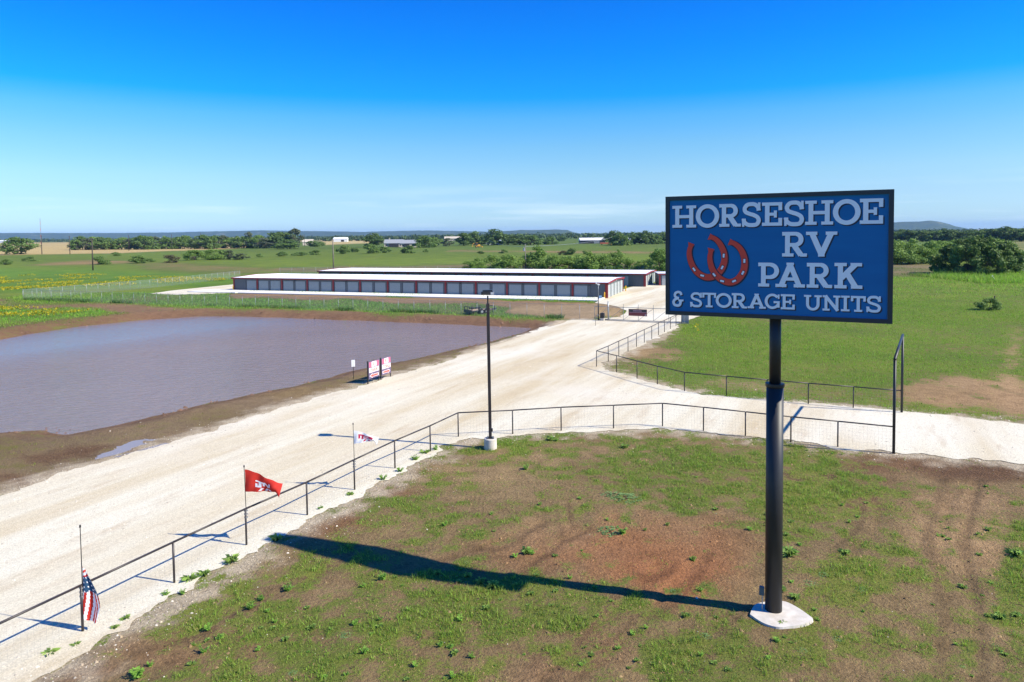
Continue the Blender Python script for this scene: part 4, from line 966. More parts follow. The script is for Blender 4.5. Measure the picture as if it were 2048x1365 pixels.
direction_sign((763, 760), (781, 754), ("RV", "STORAGE"), 1, "dark red direction board with right-pointing arrow, the farther of the pair by the pond")
pn = thing("notice_sign", "small white notice on a thin black post by the pond edge", "sign", G(707, 758), math.radians(18))
MB().tube((0, 0, -.15), (0, 0, 1.0), .022, n=8).build("post", M['black'], pn); MB().box((0, -.03, 1.2), (.27, .02, .52)).build("plate", M['white'], pn)
MB().box((0, -.042, 1.2), (.02, .006, .40)).build("printed_line", plain('pale_green_print', (.45, .55, .45)), pn)

# ================================================================== utility trailer behind the chain-link fence
tr = thing("utility_trailer", "black open utility trailer with wooden deck, parked on grass behind the chain-link fence", "trailer", G(959, 627), math.radians(38))
MB().box((0, 0, .50), (3.7, 1.8, .05)).build("deck", M['wood'], tr)
fm = MB()
for y in (-.93, .93): fm.box((0, y, .46), (3.8, .07, .14))
for x in (-1.88, 1.88): fm.box((x, 0, .46), (.07, 1.8, .14))
fm.build("chassis", M['black'], tr)
for y in (-.93, .93):
    MB().box((0, y, .98), (3.8, .05, .05)).build("side_rail", M['black'], tr)
    for x in (-1.85, -.62, .62, 1.85): MB().box((x, y, .75), (.05, .05, .45)).build("stake", M['black'], tr)
MB().box((1.86, 0, .98), (.05, 1.8, .05)).build("front_rail", M['black'], tr)
rg = MB().box((-1.98, 0, .62), (.05, 1.86, .06)).box((-1.98, 0, 1.02), (.05, 1.86, .05)).box((-1.98, -.9, .75), (.05, .05, .5)).box((-1.98, .9, .75), (.05, .05, .5)).box((-1.98, 0, .82), (.05, .05, .36)).box((-1.98, 0, .40), (.05, 1.86, .36))
rg.build("ramp_gate", M['black'], tr)
for y in (-1.1, 1.1):
    for x in (-.4, .42):
        wl = MB().tube((x, y - .1, .36), (x, y + .1, .36), .36, n=18).build("wheel", M['rubber'], tr)
        MB().tube((x, y - .105, .36), (x, y + .105, .36), .17, n=12).build("rim", M['galv'], wl)
    MB().box((0, y, .76), (1.75, .24, .04)).box((-.9, y, .68), (.04, .24, .2)).box((.9, y, .68), (.04, .24, .2)).build("fender", M['black'], tr)
MB().tube((1.9, -.7, .46), (3.0, 0, .46), .05, n=6).tube((1.9, .7, .46), (3.0, 0, .46), .05, n=6).build("tongue", M['black'], tr)
MB().tube((2.8, 0, 0), (2.8, 0, .8), .04, n=8).build("jack", M['galv'], tr)

# ================================================================== utility poles and lines
def util_pole(x, yb, yt, label, mat='polewood', arm=1.0, cans=0):
    b = G(x, yb); d = ray(x, yt); h_ = H + d.z * (b.y / d.y); r = max(.15, h_ * .017)
    t = thing("utility_pole", label, "utility pole", b, 0, "utility poles in the fields")
    MB().tube((0, 0, -.5), (0, 0, h_), r * 1.2, r * .8, n=10).build("shaft", M[mat], t, smooth=True)
    if arm: MB().box((0, -.15, h_ - .5), (arm * 1.6, .1, .12), rz=.5).build("crossarm", M[mat], t)
    for k in range(3 if arm else 1): MB().tube(((k - 1) * .6 * (1 if arm else 0), -.1 - (k - 1) * .0, h_ - .44 if arm else h_), ((k - 1) * .6 * (1 if arm else 0), -.1, h_ - .2 if arm else h_ + .2), .05, n=6).build("insulator", M['galv'], t)
    if cans: MB().tube((-.38, -.1, h_ - 1.9), (-.38, -.1, h_ - 1.0), .26, n=12).tube((-.38, -.1, h_ - 1.0), (-.38, -.1, h_ - .93), .26, .14, n=12).build("transformer", M['galv'], t)
    return Vector((b.x, b.y, h_))
UP_ = {}
for x, yb, yt, lb, mt, ar_, cn in [(84, 509, 471, "utility pole on the edge of the tan field, beneath the radio mast", 'polewood', 1, 0), (140, 509, 472, "utility pole at the left end of the hedgerow", 'polewood', 1, 0),
        (186, 541, 476, "tall dark utility pole standing alone above the yellow flowers", 'polewood', 1, 0), (258, 502, 471, "utility pole before the left part of the hedgerow", 'polewood', 1, 0), (344, 499, 469, "utility pole before the middle of the hedgerow", 'polewood', 0, 0),
        (402, 498, 467, "utility pole before the right part of the hedgerow", 'polewood', 0, 0), (519, 496, 469, "utility pole just left of the big dark trees", 'polewood', 0, 0), (609, 493, 469, "utility pole just right of the big dark trees", 'polewood', 0, 0),
        (667, 541, 478, "weathered utility pole rising behind the second storage building's left end", 'paleposts', 0, 0), (1051, 546, 489, "grey utility pole with transformer rising behind the storage buildings' middle", 'paleposts', 0, 1)]:
    UP_[x] = util_pole(x, yb, yt, lb, mt, ar_, cn)
def cable(a, b, sag, label, r=.022):
    mb = MB(); n = 14; pts = [a + (b - a) * (i / n) - Vector((0, 0, sag * 4 * (i / n) * (1 - i / n))) for i in range(n + 1)]
    for p_, q_ in zip(pts[:-1], pts[1:]): mb.tube(p_ - a, q_ - a, r, n=5, cap=False)
    tag(mb.build("power_line", M['galv'], None, a), label, "cable")
cable(UP_[1051] - Vector((0, 0, .6)), Vector((60, 420, 8.2)), 1.0, "overhead cable running right from the transformer pole", .05)
cable(UP_[1051] - Vector((0, 0, .6)), Vector((-14, 430, 7.2)), 1.0, "overhead cable running back from the transformer pole towards the farmyard", .04)
cable(UP_[186] - Vector((0, 0, .4)), UP_[667] - Vector((0, 0, .2)), 1.4, "overhead cable between the lone dark pole and the weathered pole", .016)
mp_ = ray(80, 437); md = 1400.0; mb_ = Vector((mp_.x / mp_.y * md, md, 0)); mh = H + mp_.z / mp_.y * md
t = thing("radio_mast", "thin red and white lattice radio mast on the far left horizon", "mast", mb_)
for k in range(8):
    z0, z1 = mh * k / 8, mh * (k + 1) / 8
    sg_ = MB()
    for q in range(3):
        an = q * 2.094; sg_.tube((.45 * math.cos(an), .45 * math.sin(an), z0), (.45 * math.cos(an), .45 * math.sin(an), z1), .09, n=4)
        an2 = an + 2.094; sg_.tube((.45 * math.cos(an), .45 * math.sin(an), z0), (.45 * math.cos(an2), .45 * math.sin(an2), z1), .06, n=4)
    sg_.build("lattice_section", M['galv'] if k % 2 else M['rust'], t)

# ================================================================== farm buildings
def house(x, yb, w_, d_, h_, ridge, rz, wall, roof, label, name="farm_building", cat="building", wins=0):
    t = thing(name, label, cat, G(x, yb), rz)
    MB().box((0, 0, h_ / 2), (w_, d_, h_)).build("wall", M[wall], t)
    g = MB(); o_ = .5; zz = h_ - .1
    V_ = [(-w_ / 2 - o_, -d_ / 2 - o_, zz), (w_ / 2 + o_, -d_ / 2 - o_, zz), (w_ / 2 + o_, d_ / 2 + o_, zz), (-w_ / 2 - o_, d_ / 2 + o_, zz), (-w_ / 2 - o_ * .8, 0, ridge), (w_ / 2 + o_ * .8, 0, ridge)]
    g.v = V_; g.f = [(0, 1, 5, 4), (2, 3, 4, 5), (1, 2, 5), (3, 0, 4), (3, 2, 1, 0)]; g.m = [0] * 5
    rf = g.build("roof", M[roof], t)
    for k in range(wins):
        xw = -w_ / 2 + w_ * (k + .5) / wins
        wn = MB().box((xw, -d_ / 2 - .03, h_ * .5), (w_ / wins * .45, .06, h_ * .42)).build("window", M['dark'], t)
    return t, rf
t, rf = house(788, 494.5, 17, 10, 3.6, 7.0, .12, 'limestone', 'greyroof', "left wing of the limestone farmhouse with grey roof and chimney", wins=4)
MB().box((-4, .8, 7.2), (1, 1, 2.2)).build("chimney", M['limestone'], rf); MB().box((0, -5.4, 1.7), (9, .3, 3.0)).build("porch_opening", M['dark'], t)
t, rf = house(817, 495, 13, 11, 3.6, 6.6, .12, 'limestone', 'greyroof', "right wing of the limestone farmhouse with a pale gable end", wins=3)
MB().box((6.55, 0, 1.8), (.1, 10.9, 3.55)).build("end_wall", M['limestone'], t); MB().box((-1.5, -5.7, 1.6), (5, .3, 2.8)).build("porch_opening", M['dark'], t)
for x, yb, w_, d_, h_, rg_, rz_, wl, rf_, lb in [
        (682, 484, 24, 12, 4.5, 8, .1, 'white', 'roof', "white barn among trees left of the farmhouse"), (10, 486, 34, 14, 5, 8, 0, 'white', 'roof', "white shed at the far left edge above the tan field"),
        (45, 484, 26, 14, 5, 8, .2, 'white', 'roof', "first white shed from the left behind the round tree"), (58, 484, 20, 12, 5, 7, 0, 'white', 'roof', "second white shed from the left behind the round tree"),
        (322, 478, 60, 20, 6, 10, .1, 'white', 'roof', "long white far-off barn above the hedgerow"), (470, 479, 40, 16, 6, 9, .2, 'white', 'roof', "far-off white barn left of the big dark trees"),
        (616, 491, 12, 9, 4, 7, .3, 'limestone', 'limestone', "pale yellow cottage just right of the big dark trees"), (909, 482, 34, 12, 4, 7.5, .05, 'limestone', 'limestone', "pale roofed farm building in trees right of the farmhouse"),
        (990, 490, 12, 5, 4.2, 4.6, 0, 'white', 'roof', "white box trailer shed beside the yellow machine's field"), (968, 489, 20, 9, 3.2, 5.0, .1, 'dark', 'limestone', "low dark open shed with rusty pale roof"),
        (1184, 487.5, 26, 11, 3.6, 6.0, .06, 'dark', 'roof', "open pole barn with white roof, left of the billboard"), (1262, 486.5, 18, 10, 3.6, 5.6, -.5, 'dark', 'roof', "small pole barn with slanted white roof near the billboard"), (1319, 485.5, 12, 8, 4, 6, .2, 'white', 'roof', "white shed touching the billboard's left edge"),
        (1962, 463.5, 40, 16, 6, 8, .2, 'white', 'roof', "white far-off building in the gap right of the hill")]:
    t, _r = house(x, yb, w_, d_, h_, rg_, rz_, wl, rf_, lb)
    MB().box((w_ * .15, -d_ / 2 - .08, h_ * .4), (w_ * .22, .1, h_ * .75)).build("barn_door", M['dark'] if wl != 'dark' else M['steel_grey'], t)
# yellow machine
t = thing("backhoe", "small yellow backhoe standing on the field right of the farmhouse", "machine", G(955, 495.5), .2, scale=(1.45, 1.45, 1.45))
MB().box((0, 0, 1.0), (2.6, 1.3, .7)).box((.9, 0, 1.5), (1.1, 1.1, .5)).build("body", M['orange'], t)
MB().box((-.4, 0, 2.0), (1.1, 1.2, 1.2)).build("cab", M['dark'], t); MB().box((-.4, 0, 2.66), (1.3, 1.3, .12)).build("cab_roof", M['orange'], t)
MB().tube((1.2, 0, 1.2), (2.4, 0, .6), .12, n=6).box((2.6, 0, .45), (.5, 1.9, .6)).build("loader_bucket", M['orange'], t)
MB().tube((-1.3, 0, 1.1), (-2.3, 0, 2.6), .13, n=6).tube((-2.3, 0, 2.6), (-2.9, 0, 1.0), .1, n=6).box((-2.95, 0, .8), (.4, .5, .5)).build("digging_arm", M['orange'], t)
for x, y, r in ((.9, -.75, .42), (.9, .75, .42), (-.7, -.8, .65), (-.7, .8, .65)):
    wl = MB().tube((x, y - .16, r), (x, y + .16, r), r, n=14).build("wheel", M['rubber'], t); MB().tube((x, y - .17, r), (x, y + .17, r), r * .45, n=10).build("rim", M['orange'], wl)
t = thing("feed_bin", "tall tan feed bin beside the oak left of the billboard", "bin", G(1221, 489.5)); MB().tube((0, 0, 0), (0, 0, 4), 1.6, n=14).tube((0, 0, 4), (0, 0, 5.2), 1.6, .3, n=14).build("drum", M['orange'], t); MB().tube((0, 0, 5.2), (0, 0, 5.5), .35, n=8).build("cap", M['galv'], t)
t = thing("red_trailer", "low rust-red farm trailer in front of the oak left of the billboard", "trailer", G(1210, 490)); MB().box((0, 0, 1.4), (9, 2.4, 1.4)).build("bed", M['rust'], t)
for x in (-3, 3):
    for y in (-1.2, 1.2): MB().tube((x, y - .15, .5), (x, y + .15, .5), .5, n=12).build("wheel", M['rubber'], t)

# ================================================================== vegetation
def leaves(n, centres, radii, size, seed, cols, shell=.55, flat=.8, asp=.55, up=.2):
    r = np.random.default_rng(seed); k = r.integers(0, len(centres), n)
    C = np.array(centres)[k]; R = np.array(radii)[k]
    d = r.normal(size=(n, 3)); d /= np.linalg.norm(d, axis=1)[:, None]
    rr = R * (shell + (1 - shell) * r.random(n)) * r.uniform(.75, 1.12, n)
    P_ = C + d * rr[:, None] * np.array((1, 1, flat))
    nn = d + r.normal(size=(n, 3)) * .75 + np.array((0, 0, up)); nn /= np.linalg.norm(nn, axis=1)[:, None]
    a = np.cross(nn, r.normal(size=(n, 3))); a /= np.linalg.norm(a, axis=1)[:, None]; b = np.cross(nn, a)
    s = size * r.uniform(.55, 1.35, n)[:, None]
    V = np.stack([P_ - a * s, P_ + b * s * asp - a * s * .1, P_ + a * s, P_ - b * s * asp + a * s * .1], 1).reshape(-1, 3)
    Fc = np.arange(4 * n).reshape(n, 4)
    cl_ = r.random(len(centres)); ct = (cl_[k] * .55 + r.random(n) * .45)[:, None]
    c = np.array(cols[0]) * (1 - ct) + np.array(cols[1]) * ct
    return V, Fc, np.repeat(c, 4, 0)
def tree_proto(name, seed, w_, h_, nclump, nleaf, size, cols, trunk_h, clump_r, stems=1, low=.25):
    r = random.Random(seed); cs, rs = [], []
    tb = MB(); starts = []
    for s in range(stems):
        an = r.uniform(0, 6.28); off = Vector((math.cos(an), math.sin(an), 0)) * (.05 * w_ if stems > 1 else 0)
        top = Vector((off.x * 3 + r.uniform(-.3, .3), off.y * 3 + r.uniform(-.3, .3), trunk_h)); rad = .035 * h_ / math.sqrt(stems)
        mid = off.lerp(top, .5) + Vector((r.uniform(-.15, .15), r.uniform(-.15, .15), 0))
        tb.tube(off - Vector((0, 0, .3)), mid, rad * 1.25, rad, n=7, cap=False); tb.tube(mid, top, rad, rad * .75, n=7, cap=False); starts.append((top, rad * .7))
    for i in range(nclump):
        an = r.uniform(0, 6.28); q = math.sqrt(r.random()); zf = r.random()
        env = math.sin(math.pi * min(1, .28 + .70 * zf)) ** .6
        x = math.cos(an) * q * w_ * .5 * env; y = math.sin(an) * q * w_ * .5 * env; z = h_ * (low + (.92 - low) * zf)
        rr = clump_r * r.uniform(.65, 1.25) * min(w_, h_ * 1.2)
        c = Vector((x, y, min(z, h_ - rr * .5))); cs.append(tuple(c)); rs.append(rr)
        st, ra = r.choice(starts)
        m1 = st.lerp(c, .5) + Vector((0, 0, .06 * h_)); tb.tube(st, m1, ra * .6, ra * .38, n=5, cap=False); tb.tube(m1, c, ra * .38, ra * .12, n=5, cap=False)
    V, Fc, c = leaves(nleaf, cs, rs, size, seed, cols)
    V[:, 2] = np.maximum(V[:, 2], .05)
    return tb.mesh(name + "_trunk", M['bark'], True), np_mesh(name + "_crown", V, Fc, M['leaf'], c), w_, h_
LG = ((.110, .200, .034), (.260, .380, .085)); DG = ((.055, .105, .026), (.165, .250, .065)); MG = ((.080, .150, .032), (.200, .300, .075)); BR = ((.090, .080, .04), (.16, .14, .07)); GY = ((.08, .11, .05), (.17, .20, .11))
PROTO = {
    'mesquite': [tree_proto("mesquite", 100 + i, 6.5, 6.0, 24, 4200, .20, LG, 1.0, .19, 4, .10) for i in range(4)],
    'oak': [tree_proto("oak", 200 + i, 9.0, 9.0, 30, 2600, .42, DG, 1.6, .19, 1, .14) for i in range(3)],
    'green': [tree_proto("green_tree", 300 + i, 8.0, 8.0, 26, 2400, .38, MG, 1.2, .20, 3, .08) for i in range(3)],
    'shrub': [tree_proto("shrub", 400 + i, 4.0, 2.6, 16, 1800, .17, MG, .4, .24, 4, .06) for i in range(3)],
    'brown': [tree_proto("dry_shrub", 500, 4.0, 2.6, 14, 1100, .17, BR, .4, .24, 4, .06)],
    'grey': [tree_proto("grey_tree", 510, 7.0, 9.0, 22, 1900, .34, GY, 1.4, .18, 2, .12)],
    'juniper': [tree_proto("juniper", 600, 21, 8.6, 120, 26000, .30, ((.040, .082, .022), (.205, .310, .070)), .8, .135, 7, .06)],
}
def tree(kind, x, yb, yt, wpx, label, group=None, name="tree", i=0):
    b = G(x, yb); d = ray(x, yt); h_ = max(.6, H + d.z * (b.y / d.y)); w_ = wpx * b.y / F
    tm, cm_, pw, ph = PROTO[kind][i % len(PROTO[kind])]
    t = thing(name, label, "tree" if name == "tree" else "shrub", b, random.uniform(0, 6.28), group)
    sc_ = (w_ / pw, w_ / pw, h_ / ph)
    add("trunk", tm, t, scale=sc_); add("crown", cm_, t, scale=sc_)
    return t
k = 0
ROW = [(936, 522, 30), (956, 517, 38), (988, 509, 50), (1016, 510, 50), (1042, 516, 30), (1078, 492, 62), (1106, 508, 46), (1134, 512, 50), (1158, 510, 44), (1180, 503, 54), (1206, 507, 44), (1232, 505, 50), (1252, 516, 36), (1276, 522, 34), (1298, 515, 36), (1322, 498, 48), (1348, 500, 46)]
for i, (x, yt, wp) in enumerate(ROW): tree('mesquite', x, 548 - (i % 3) * 1.5, yt, wp * 1.12, f"light green mesquite, {ordinal(i)} from the left in the row behind the storage buildings", "mesquites behind the storage buildings", i=i)
tree('green', 34, 509, 475, 62, "round dark green tree standing alone at the left edge of the tan field", i=1)
hx = list(np.arange(150, 530, 13.5))
for i, x in enumerate(hx):
    kd = 'green' if (i * 7) % 5 not in (1, 4) else ('mesquite' if i % 2 else 'grey')
    tree(kd, float(x) + random.uniform(-3, 3), 500.5 - (x - 150) * .010 + random.uniform(-.6, .6), 475.5 - (x - 150) * .008 + random.uniform(-3, 3.5), random.uniform(28, 40), f"{ordinal(i)} tree from the left in the long hedgerow beyond the meadow", "hedgerow trees", i=i)
for i, (kd, x, yb, yt, wp, lb) in enumerate([('grey', 499, 497, 463, 20, "bare-looking grey tree poking above the right end of the hedgerow"), ('oak', 545, 496.5, 466, 44, "left one of the big dark trees beside the hedgerow's end"), ('oak', 566, 495.5, 464, 56, "broad middle one of the big dark trees beside the hedgerow's end"),
        ('grey', 591, 495.5, 456, 30, "tallest grey-green tree among the big dark trees"), ('green', 577, 498.5, 480, 44, "low bright green tree in front of the big dark trees"), ('shrub', 627, 494, 481, 24, "rounded dark shrub right of the pale yellow cottage"), ('shrub', 642, 492.5, 484, 18, "small shrub at the edge of the pale field strip"),
        ('oak', 748, 495, 467, 40, "dark oak touching the left end of the farmhouse"), ('green', 849, 495.5, 472, 42, "green tree touching the farmhouse's right gable"), ('green', 866, 494.5, 474, 32, "second green tree right of the farmhouse"), ('grey', 895, 493, 476, 24, "grey shrubby tree before the pale roofed farm building"),
        ('oak', 928, 492, 466, 32, "slim dark tree left of the tall oak pair"), ('oak', 948, 490.5, 463, 42, "left of the tall oak pair above the yellow backhoe"), ('oak', 988, 491, 459, 46, "tallest oak right of the yellow backhoe"), ('oak', 1016, 490, 470, 36, "oak just right of the tallest oak"),
        ('oak', 1040, 490, 469, 44, "left oak of the wide clump behind the transformer pole"), ('green', 1064, 490, 471, 40, "right oak of the wide clump behind the transformer pole"), ('green', 1100, 489, 474, 28, "lone rounded tree right of the wide clump"), ('oak', 1124, 483, 472, 16, "small far-off dark tree under the mesa's end"),
        ('oak', 1228, 491, 462, 40, "big oak behind the feed bin"), ('green', 1242, 491.5, 468, 36, "green tree right of the feed bin"), ('oak', 1270, 489, 464, 36, "oak between the two pole barns"), ('oak', 1292, 489, 462, 34, "rounded oak behind the small pole barn"), ('green', 1310, 488.5, 469, 30, "green tree right of the rounded oak"), ('oak', 1330, 487.5, 463, 30, "oak touching the billboard's left edge")]):
    tree(kd, x, yb, yt, wp * 1.1, lb, i=i)
for i, (kd, x, yb, yt, wp) in enumerate([('shrub', 62, 523, 514, 22), ('shrub', 12, 530, 519, 20), ('shrub', 205, 529, 512, 36), ('shrub', 232, 512, 505, 18), ('shrub', 277, 527, 512, 34), ('shrub', 304, 524, 517, 18), ('brown', 342, 526, 511, 36), ('mesquite', 387, 521, 500, 38), ('mesquite', 426, 520, 498, 38), ('shrub', 444, 519, 501, 30), ('grey', 459, 519.5, 500, 20), ('grey', 480, 520, 507, 34),
        ('shrub', 520, 515, 508, 14), ('shrub', 565, 513, 504, 22), ('shrub', 598, 512, 504, 26), ('shrub', 632, 510, 501, 24), ('shrub', 688, 508, 492, 26), ('shrub', 708, 505, 495, 18), ('shrub', 743, 507, 489, 34), ('shrub', 768, 506, 494, 30), ('shrub', 808, 507, 498, 12), ('shrub', 820, 507, 492, 24), ('shrub', 852, 505, 499, 10), ('shrub', 962, 508, 502, 12), ('shrub', 1006, 507, 499, 14), ('brown', 1126, 510, 502, 18), ('shrub', 1140, 510, 496, 22), ('shrub', 1169, 509, 502, 10), ('mesquite', 1236, 510, 499, 12)]):
    tree(kd, x, yb, yt, wp * 1.1, f"{ordinal(i)} shrub from the left scattered over the far green field", "shrubs scattered over the field", "shrub", i)
# right of the billboard
tree('juniper', 1957, 549, 474, 176, "huge wide dark green juniper thicket at the right edge")
for i, (x, yb, yt, wp) in enumerate([(1796, 529, 481, 60), (1822, 528, 478, 56), (1850, 527, 480, 60), (1880, 524, 482, 56), (1912, 522, 480, 60), (1945, 520, 476, 60), (1975, 520, 478, 60), (2006, 524, 482, 56)]):
    tree('mesquite', x, yb, yt, wp * 1.15, f"bright green mesquite, {ordinal(i)} from the left behind the juniper thicket", "mesquites behind the juniper", i=i)
for i in range(21):
    x = 1788 + i * 14; up_ = 8 if x > 1975 else 0
    tree('oak' if i % 3 else 'green', x, 483.5 - (i % 2) * 1.5, 461 - up_ * .5 - random.uniform(-2.5, 4), random.uniform(30, 44), f"{ordinal(i)} tree from the left in the dark wood right of the billboard", "dark wood right of the billboard", i=i)
# weeds round the field marker post on the right
mk = thing("marker_post", "short weathered post in a clump of weeds on the right-hand field", "post", G(1989, 606)); MB().tube((0, 0, -.2), (0, 0, 1.0), .07, n=8).build("stem", M['polewood'], mk); MB().tube((0, 0, 1.0), (0, 0, 1.04), .075, .03, n=8).build("cap", M['polewood'], mk)
tree('shrub', 1980, 620, 598, 46, "weedy clump round the short post on the right-hand field", None, "shrub", 1)
lp_ = thing("leaning_board", "pale broken board leaning in tall grass before the juniper", "board", G(1990, 561)); q_ = MB().box((0, 0, .55), (.18, .05, 1.3)).build("plank", M['white'], lp_); q_.rotation_euler = (0, -.55, 0); MB().box((-.45, 0, .4), (.08, .06, .8)).build("stake", M['polewood'], lp_)

# far woods on the plain: uncountable
cs, rs = [], []
rw = np.random.default_rng(5)
for i in range(3200):
    x = rw.uniform(-150, 2200); hz = 468 - .0105 * (x - 1024)
    yb = hz + rw.choice([3.2, 4.2, 5.5, 7.0, 9.0, 11], p=[.2, .2, .2, .18, .14, .08]) + rw.uniform(-.5, .5)
    if x < 640 and yb > hz + 7: continue
    if 1330 < x < 1790: continue
    b = G(x, yb); s = rw.uniform(4.5, 10)
    if fbm(np.array([b.x / 260]), np.array([b.y / 260]), 77)[0] < .40: continue
    for q in range(2): cs.append((b.x + rw.normal() * s * .8, b.y + rw.normal() * s * .5, s * rw.uniform(.45, .75))); rs.append(s * rw.uniform(.7, 1.0))
V, Fc, c = leaves(len(cs) * 26, cs, rs, 2.6, 9, ((.045, .082, .028), (.125, .180, .060)), flat=.75)
V[:, 2] = np.maximum(V[:, 2], 0); o = add("far_woodland", np_mesh("far_woodland", V, Fc, M['leaf'], c)); o["kind"] = "stuff"

# ------------------------------------------------------------------ grass and flowers
def blades(X, Y, Z, hgt, wid, per, seed, veg, spread):
    r = np.random.default_rng(seed); n = len(X) * per; i = np.repeat(np.arange(len(X)), per)
    bx = X[i] + r.normal(size=n) * spread; by = Y[i] + r.normal(size=n) * spread
    an = r.uniform(0, 6.283, n); h_ = hgt[i] * r.uniform(.5, 1.25, n); w_ = wid * r.uniform(.6, 1.3, n); ln = h_ * r.uniform(.15, .85, n); a2 = r.uniform(0, 6.283, n)
    z = Z[i]
    A = np.stack([bx - np.cos(an) * w_, by - np.sin(an) * w_, z - .01], 1); B = np.stack([bx + np.cos(an) * w_, by + np.sin(an) * w_, z - .01], 1)
    C = np.stack([bx + np.cos(a2) * ln, by + np.sin(a2) * ln, z + h_], 1)
    V = np.stack([A, B, C], 1).reshape(-1, 3); c = veg[i] * r.uniform(.9, 2.8, (n, 1)) * np.array((.95, 1.22, .80))
    yl = r.random(n) < .26; c[yl] = c[yl] * .4 + np.array((.36, .30, .14)) * .6
    return V, np.arange(3 * n).reshape(n, 3), np.repeat(c, 3, 0)
parts = []
def sow(x0, x1, y0, y1, n, hgt, wid, per, seed, spread, thr=.28, gain=1.5, cond=None):
    r = np.random.default_rng(seed); X = r.uniform(x0, x1, n); Y = r.uniform(y0, y1, n)
    U, V = PX(X, Y); k_ = (U > -260) & (U < 2320) & (V < 1480)
    if cond is not None: k_ &= cond(X, Y)
    X, Y = X[k_], Y[k_]; so, ve, co, sr, sp = ground_look(X, Y)
    fine = fbm(X / .45, Y / .45, 55, 3)
    k_ = (sr > .12) & (sp > .8) & (r.random(len(X)) < np.clip((co - thr + (fine - .5) * .9) * gain, 0, 1)) & (np.hypot(X - BASE.x, Y - BASE.y) > .8)
    for YP in (YARD, LYARD): k_ &= sdf(YP, X, Y) > .2
    X, Y, ve, co, sr, sp = X[k_], Y[k_], ve[k_], co[k_], sr[k_], sp[k_]
    Z = ground_z(X, Y, sr, sp); hh = hgt * (.6 + .7 * co) * np.random.default_rng(seed + 1).uniform(.6, 1.4, len(X))
    parts.append(blades(X, Y, Z, hh, wid, per, seed + 2, ve, spread))
sow(-17, 30, 11.5, 37, 300000, .05, .009, 3, 1, .03, .36, .9)
sow(-17, 30, 11.5, 37, 70000, .055, .010, 4, 27, .05, .02, .45)
sow(-17, 30, 11.5, 37, 60000, .11, .011, 8, 19, .05, .55, 1.6)
sow(8, 80, 40, 112, 120000, .12, .020, 3, 4, .09, .3, 1.1)
sow(30, 190, 112, 200, 60000, .20, .045, 3, 14, .2, .35, 1.0)
sow(95, 150, 140, 172, 9000, .75, .05, 4, 17, .2, .1, 1.0)
sow(-70, 12, 22, 80, 60000, .10, .014, 3, 7, .05, .34)
sow(-95, 20, 84, 140, 60000, .20, .035, 3, 10, .12, .3)
V = np.concatenate([p[0] for p in parts]); c = np.concatenate([p[2] for p in parts])
o = add("grass", np_mesh("grass", V, np.arange(len(V)).reshape(-1, 3), M['grass'], c)); o["kind"] = "stuff"
def flowers(name, polys, n, size, seed):
    r = np.random.default_rng(seed); PP = []
    for po, m_ in polys:
        xs_ = [p[0] for p in po]; ys_ = [p[1] for p in po]
        u = r.uniform(min(xs_), max(xs_), m_); v = r.uniform(min(ys_), max(ys_), m_); ok = sdf(po, u, v) < 0
        u, v = u[ok], v[ok]; P_ = np.array([tuple(G(a_, b_)) for a_, b_ in zip(u, v)])
        dens = fbm(P_[:, 0] / 6, P_[:, 1] / 9, seed, 4); PP.append(P_[dens > .52])
    P_ = np.concatenate(PP); n = len(P_); P_[:, 2] = r.uniform(.25, .6, n)
    s = size * r.uniform(.5, 1.4, (n, 1)); a = r.normal(size=(n, 3)) * np.array((1, 1, .4)); a /= np.linalg.norm(a, axis=1)[:, None]; b_ = np.cross(a, r.normal(size=(n, 3))); b_ /= np.linalg.norm(b_, axis=1)[:, None]
    V = np.stack([P_ - a * s, P_ - b_ * s, P_ + a * s, P_ + b_ * s], 1).reshape(-1, 3)
    c = np.repeat(np.array((.50, .42, .02)) * r.uniform(.7, 1.15, (n, 1)), 4, 0)
    o = add(name, np_mesh(name, V, np.arange(4 * n).reshape(n, 4), M['grass'], c)); o["kind"] = "stuff"
flowers("yellow_wildflowers", [([(-150, 558), (0, 553), (180, 550), (330, 555), (480, 560), (420, 566), (300, 571), (120, 578), (0, 588), (-150, 600)], 42000), ([(-60, 622), (0, 617), (150, 620), (200, 624), (130, 634), (0, 637), (-60, 645)], 3000), ([(1385, 650), (1425, 645), (1425, 672), (1390, 676)], 60), ([(2010, 540), (2100, 538), (2100, 556), (2010, 556)], 200), ([(1800, 522), (1860, 522), (1860, 529), (1800, 529)], 120)], 0, .12, 21)
flowers("pasture_flowers", [([(560, 540), (760, 530), (760, 536), (560, 546)], 200)], 0, .12, 23)

